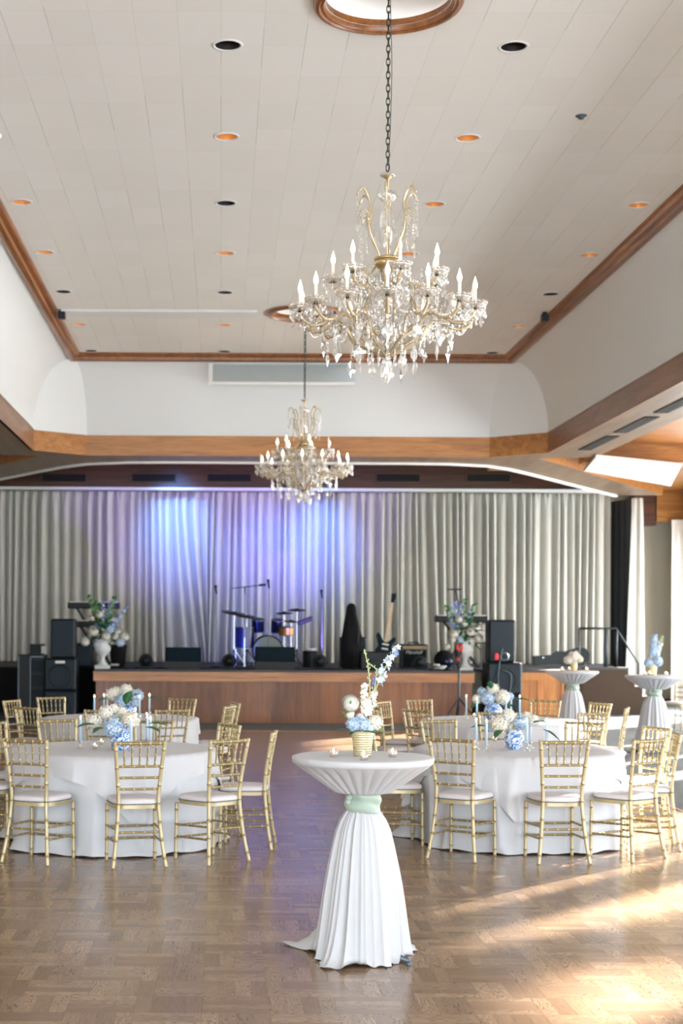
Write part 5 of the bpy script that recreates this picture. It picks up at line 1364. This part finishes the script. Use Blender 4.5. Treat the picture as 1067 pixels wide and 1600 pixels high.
# ================================================================ STAGE URNS
def urn(lab, x, y, flab, blooms, seed):
    t = thing('flower_urn', lab, 'urn', (x, y, SZ), 0, 'white urns on the stage')
    MB().rbox((0, 0, .035), (.27, .27, .07), .01).build('plinth', 'urn plaster', t)
    MB().lathe([(.10, .07), (.095, .10), (.05, .14), (.042, .20), (.06, .24), (.10, .27), (.145, .34), (.15, .40), (.115, .46), (.12, .50), (.165, .53), (.165, .545), (.14, .545), (.10, .47)], 28, fn=lambda a, z: 1 + (.03 * abs(sin(6 * a)) if .25 < z < .42 else 0)).build('bowl', 'urn plaster', t, smooth=True)
    b = thing('flower_bouquet', flab, 'flowers', (x, y, SZ + .5), 0, 'large bouquets in the stage urns'); rnd = random.Random(seed)
    for (px, py, rp, colr) in blooms:
        dd = rnd.uniform(-.18, .02); q = at(px, py, y + dd); c = Vector((q.x - x, dd, q.z - SZ - .5)); r = rp * (y + dd) / F
        if colr == 'petal blue': hydrangea(b, c, r, colr)
        else: rose(b, c, r, colr, (1.2, 0, rnd.uniform(-.5, .5)))
    for k in range(70):
        a = rnd.uniform(0, 2 * pi); l = rnd.uniform(.14, .27); rr_ = rnd.uniform(.0, .16); leaf(b, (rr_ * cos(a), rr_ * sin(a) * .6, rnd.uniform(.0, .42)), (cos(a), sin(a) * .7 - .2, rnd.uniform(-.5, .9)), l, l * .42, 'leaf green')
    return b
xu = at(160, 1040, 27.8).x
b = urn('white footed urn at the left end of the stage front', xu, 27.8, 'large bouquet of white roses and blue spikes in the left stage urn',
    [(146, 986, 8.5, 'petal white'), (133, 1002, 7.5, 'petal white'), (161, 983, 5, 'petal white'), (166, 994, 7.5, 'petal white'), (155, 960, 6, 'petal white'), (175, 967, 6.5, 'petal white'), (184, 987, 6, 'petal white'), (180, 994, 5.5, 'petal white'), (195, 994, 7.5, 'petal white'), (171, 984, 6.5, 'petal blue'), (152, 1008, 6, 'petal blue'), (188, 1004, 6.5, 'petal blue'), (144, 966, 4, 'petal cream')], 3)
def LU(px, py, y=27.8, x=xu): q = at(px, py, y); return (q.x - x, 0, q.z - SZ - .5)
for k, (a_, c_) in enumerate([((163, 985), (160, 939)), ((165, 985), (174, 938)), ((150, 990), (157, 960)), ((172, 990), (198, 948)), ((165, 990), (186, 962))]):
    spike(b, [LU(163, 1000), LU(*a_), LU(*c_)], .05, .03, 40, .035, ['petal violet', 'petal pale'], 20 + k, stemr=.006, start=.5, name='blue_delphinium')
for k, c_ in enumerate([(139, 930), (179, 932), (150, 940)]): 
    spike(b, [LU(162, 1000), LU((162 + c_[0]) / 2, 965), LU(*c_)], .05, .03, 30, .05, ['leaf green', 'leaf pale'], 30 + k, stemr=.006, start=.3, name='greenery_spray')
xv = at(727, 1040, 27.8).x
b = urn('white footed urn at the right end of the stage front', xv, 27.85, 'large bouquet of white roses and blue spikes in the right stage urn',
    [(709, 990, 8, 'petal white'), (708, 999, 5, 'petal white'), (735, 987, 7, 'petal white'), (735, 979, 7, 'petal white'), (719, 1000, 6.5, 'petal blue'), (734, 1003, 8, 'petal white'), (748, 997, 7, 'petal white'), (726, 974, 5.5, 'petal white'), (717, 967, 6, 'petal white'), (699, 1010, 5, 'petal white'), (742, 978, 5, 'petal cream')], 9)
def LV(px, py): return LU(px, py, 27.85, xv)
for k, (a_, c_) in enumerate([((712, 985), (700, 957)), ((722, 975), (721, 945)), ((716, 985), (706, 944)), ((730, 980), (737, 948)), ((715, 975), (711, 940))]):
    spike(b, [LV(722, 1000), LV(*a_), LV(*c_)], .05, .03, 40, .035, ['petal violet', 'petal pale'], 40 + k, stemr=.006, start=.45, name='blue_delphinium')
for k, c_ in enumerate([(696, 946), (743, 943), (726, 936)]):
    spike(b, [LV(722, 1000), LV((722 + c_[0]) / 2, 970), LV(*c_)], .05, .03, 30, .05, ['leaf green', 'leaf pale'], 50 + k, stemr=.006, start=.3, name='greenery_spray')

# ================================================================ CHANDELIERS
def bead_chain(m, a, b, sag, n, r):
    a = Vector(a); b = Vector(b)
    for i in range(n + 1):
        t_ = i / n; p = a.lerp(b, t_); p.z -= sag * 4 * t_ * (1 - t_); m.ball(p, r, 6, 4)
def kite(m, p, wd, h, th=.012, rz=0):
    """faceted flat kite pendant hanging from p"""
    x, y, z = p; R = Matrix.Rotation(rz, 3, 'Z')
    def q(dx, dy, dz): v = R @ Vector((dx, dy, 0)); return (x + v.x, y + v.y, z + dz)
    ring = [(0, 0), (wd * .34, -.18 * h), (wd * .5, -.52 * h), (wd * .22, -.72 * h), (0, -h), (-wd * .22, -.72 * h), (-wd * .5, -.52 * h), (-wd * .34, -.18 * h)]
    b = [q(u, 0, v) for u, v in ring]; f = [q(0, -th, -.5 * h), q(0, th, -.5 * h)]; n = 8
    m.add(b + f, [(i, (i + 1) % n, n) for i in range(n)] + [((i + 1) % n, i, n + 1) for i in range(n)])
def drop(m, p, l, r):
    m.ball((p[0], p[1], p[2] - .008), .006, 6, 4); m.lathe([(.001, -.016), (r * .45, -.016 - l * .35), (r, -.016 - l * .7), (r * .6, -.016 - l * .92), (.001, -.016 - l)], 6, p)
def make_arm(kind, lit):
    if kind == 'low': P = [(.03, 0, 1.92), (.13, 0, 1.97), (.24, 0, 2.03), (.30, 0, 2.13), (.38, 0, 2.17), (.46, 0, 2.13), (.54, 0, 2.12), (.60, 0, 2.16), (.62, 0, 2.20)]; ex, ez = .62, 2.205
    elif kind == 'up': P = [(.10, 0, 2.05), (.20, 0, 2.12), (.23, 0, 2.23), (.19, 0, 2.32), (.22, 0, 2.38), (.29, 0, 2.36), (.35, 0, 2.39), (.38, 0, 2.43)]; ex, ez = .38, 2.435
    P = [(p[0], p[1], p[2]) for p in P]
    a = MB().tube(cr_spline(P, 6), .0115, 8)
    for i in (2, 4, 6): a.ball(P[i], .018, 8, 6)
    arm = a.build('arm', 'arm glass brass', None, smooth=True)
    MB().lathe([(.001, 0), (.014, .002), (.016, .012), (.012, .03), (.011, .032)], 12, (ex, 0, ez)).build('socket', 'chain bronze', arm, smooth=True)
    m = MB().lathe([(.012, .012), (.040, .008), (.068, .022), (.080, .044), (.076, .044), (.064, .027), (.038, .014), (.012, .018)], 24, (ex, 0, ez), fn=lambda q, z: 1 + (.10 * sin(8 * q) if z > .02 else 0))
    for k in range(12): q = k * pi / 6; m.ball((ex + .076 * cos(q), .076 * sin(q), ez + .047), .013, 6, 4)
    m.build('candle_cup', 'crystal', arm, smooth=True)
    MB().tube([(ex, 0, ez + .02), (ex, 0, ez + .135)], .0115, 10).build('candle_sleeve', 'candle white', arm, smooth=True)
    MB().lathe([(.008, .135), (.0165, .158), (.017, .172), (.010, .198), (.003, .222), (.001, .23)], 12, (ex, 0, ez)).build('bulb', 'bulb lit' if lit else 'bulb unlit', arm, smooth=True)
    d = MB()
    for k in range(10): q = k * pi / 5 + .3; l_ = .045 if k % 2 else .065; drop(d, (ex + .070 * cos(q), .070 * sin(q), ez + .018), l_, .012)
    bead_chain(d, (ex - .05, 0, ez), (P[3][0], 0, P[3][2] + .02), .05, 16, .0075)
    for i in (1, 2, 3, 5): drop(d, (P[i][0], .0, P[i][2] - .01), .085, .013); d.ball((P[i][0], 0, P[i][2] - .03), .009, 6, 4)
    rr_ = random.Random(7 if kind == 'low' else 8)
    for k in range(16): drop(d, (rr_.uniform(.1, ex - .03), rr_.uniform(-.10, .10), (ez - .02) + rr_.uniform(-.05, .12)), rr_.uniform(.04, .07), .011)
    d.build('crystal_drops', 'crystal', arm, smooth=False)
    k = MB(); i = 5 if kind == 'low' else 4
    for s in range(3): k.ball((P[i][0], 0, P[i][2] - .02 - .02 * s), .009, 6, 4)
    kite(k, (P[i][0], 0, P[i][2] - .075), .085 if kind == 'low' else .06, .13 if kind == 'low' else .09, rz=1.2)
    k.build('kite_pendant', 'crystal', arm)
    return arm
def make_chandelier():
    t = thing('chandelier', '', 'chandelier', group='crystal chandeliers')
    ch = MB(); z = 3.20 + .0; k = 0; top = CEIL + .2 - EYE
    z = 3.215
    while z < top: ch.torus((0, 0, z + .03), .021, .0055, 16, 6, 'X' if k % 2 else 'Y', .62, 1.35); z += .0465; k += 1
    ch.build('chain', 'chain bronze', t, smooth=True)
    MB().tube(cr_spline([(.02, 0, top), (.03, .01, 5.4), (.01, -.01, 4.6), (.025, 0, 3.9), (.005, 0, 3.2)], 10), .003, 5).build('wire', 'steel grey', t, smooth=True)
    MB().lathe([(.002, 1.9), (.02, 1.905), (.03, 1.93), (.012, 1.96), (.012, 2.2), (.05, 2.5), (.055, 2.56), (.02, 2.60), (.008, 2.64), (.007, 3.16), (.03, 3.175), (.032, 3.19), (.006, 3.2), (.004, 3.215)], 16).build('stem', 'brass', t, smooth=True)
    cr_ = MB()
    cr_.torus((0, 0, 2.60), .085, .010, 24, 6); cr_.lathe([(.085, 2.60), (.09, 2.56), (.06, 2.53)], 20); cr_.build('collar', 'brass', t, smooth=True)
    for (prof, n) in (([(.012, 3.17), (.05, 3.185), (.058, 3.195), (.05, 3.19), (.012, 3.178)], 18), ([(.01, 3.0), (.04, 3.01), (.075, 3.045), (.06, 3.07), (.02, 3.085), (.02, 3.08), (.05, 3.06), (.01, 3.01)], 20),
                      ([(.01, 2.70), (.035, 2.74), (.06, 2.85), (.045, 2.93), (.015, 2.98)], 16), ([(.02, 2.30), (.09, 2.34), (.12, 2.42), (.10, 2.48), (.06, 2.52)], 24), ([(.01, 2.02), (.06, 2.05), (.09, 2.12), (.05, 2.2), (.015, 2.24)], 20)):
        MB().lathe(prof, n, fn=lambda q, z: 1 + .05 * sin(9 * q)).build('glass_bowl', 'crystal', t, smooth=True)
    A = [make_arm('low', True), make_arm('low', False), make_arm('up', True), make_arm('up', False)]
    snap = snapshot(None); u_ = [0, 0, 0, 0]
    def place(kind, ang):
        o = A[kind] if not u_[kind] else dup(A[kind], snap)
        u_[kind] = 1; o.parent = t; o.rotation_euler = (0, 0, ang); o.location = (0, 0, 0)
    for k in range(14): place(1 if k in (0, 5) else 0, 2 * pi * k / 14 + .12)
    for k in range(7): place(3 if k == 0 else 2, 2 * pi * k / 7 - 1.45 + (pi / 7 if 0 else 0))
    # crown scrolls
    P = [(.05, 0, 2.60), (.075, 0, 2.66), (.125, 0, 2.76), (.15, 0, 2.87), (.135, 0, 2.97), (.165, 0, 3.06), (.205, 0, 3.08), (.235, 0, 3.03)]
    s0 = MB().tube(cr_spline(P, 6), .009, 8).ball(P[3], .014, 8, 6); s0.tube(cr_spline([(.14, 0, 2.9), (.17, 0, 2.93), (.20, 0, 2.92), (.215, 0, 2.88)], 5), .007, 6)
    s0 = s0.build('crown_scroll', 'arm glass brass', None, smooth=True)
    d = MB()
    for (x, z, l) in ((.235, 3.03, .0), (.215, 2.88, 0), (.165, 2.92, 0)):
        for q in range(7): d.ball((x, 0, z - .02 * q - .01), .0085, 6, 4)
        drop(d, (x, 0, z - .15), .09, .014)
    for q in range(5): drop(d, (.08 + .03 * q, .03 * (q % 2) - .015, 2.80 + .03 * q), .07, .011)
    d.build('crystal_drops', 'crystal', s0)
    lo = MB().tube(cr_spline([(.07, 0, 2.59), (.13, 0, 2.53), (.17, 0, 2.50), (.18, 0, 2.42), (.22, 0, 2.36)], 6), .009, 6); lo.build('scroll_foot', 'arm glass brass', s0, smooth=True)
    snap = snapshot(None)
    for k in range(6):
        o = s0 if k == 0 else dup(s0, snap)
        o.parent = t; o.rotation_euler = (0, 0, 2 * pi * k / 6 + .35)
    # strands and bottom pendants
    rr_ = random.Random(5); b = MB()
    for k in range(14):
        a = 2 * pi * k / 14 + .12; a2 = 2 * pi * (k + 1) / 14 + .12
        bead_chain(b, (.60 * cos(a), .60 * sin(a), 2.20), (.60 * cos(a2), .60 * sin(a2), 2.20), .09, 12, .0085)
        bead_chain(b, (.12 * cos(a), .12 * sin(a), 2.50), (.36 * cos(a), .36 * sin(a), 2.42), .05, 12, .0075)
        bead_chain(b, (.11 * cos(a), .11 * sin(a), 2.46), (.08 * cos(a), .08 * sin(a), 2.10), -.02, 16, .009)
    b.build('bead_strands', 'crystal', t)
    b = MB()
    for k in range(150):
        a = rr_.uniform(0, 6.28); r = rr_.uniform(.06, .36); drop(b, (r * cos(a), r * sin(a), 2.12 + rr_.uniform(-.02, .34)), rr_.uniform(.05, .09), .012)
    b.build('inner_crystals', 'crystal', t)
    for k in range(16):
        a = 2 * pi * k / 16; r = .10 + .34 * (k % 4) / 3; zz = 1.93 + .12 * (k % 4) / 3; m = MB(); 
        for q in range(4): m.ball((r * cos(a), r * sin(a), zz - .012 - .018 * q), .008, 6, 4)
        kite(m, (r * cos(a), r * sin(a), zz - .085), .06 + .02 * (k % 3 == 0), .10 + .03 * (k % 3 == 0), rz=a + 1.3); m.build('kite_pendant', 'crystal', t)
    m = MB(); m.ball((0, 0, 1.87), .035, 10, 8); m.ball((0, 0, 1.82), .022, 8, 6); m.build('bottom_ball', 'crystal', t)
    m = MB()
    for k in range(10): a = k * .628; drop(m, (.04 * cos(a), .04 * sin(a), 1.86), .08, .012)
    drop(m, (0, 0, 1.80), .06, .014); m.build('bottom_drops', 'crystal', t)
    return t
ch1 = make_chandelier()
ZOFF = EYE
for o in [ch1]: pass
ch1.location = (RINGS[0][0], RINGS[0][1], EYE); ch1['label'] = 'large crystal chandelier with candle bulbs hanging nearest the camera'
CCH = snapshot(None)
ch2 = dup(ch1, CCH, (RINGS[1][0], RINGS[1][1], EYE), .9, 'crystal chandelier hanging farther back, in front of the blue lit curtain')

for o in COL.objects:                                            # countless small crystals
    if o.name.split('.')[0] in ('crystal_drops', 'bead_strands', 'inner_crystals', 'bottom_drops'): o['kind'] = 'stuff'
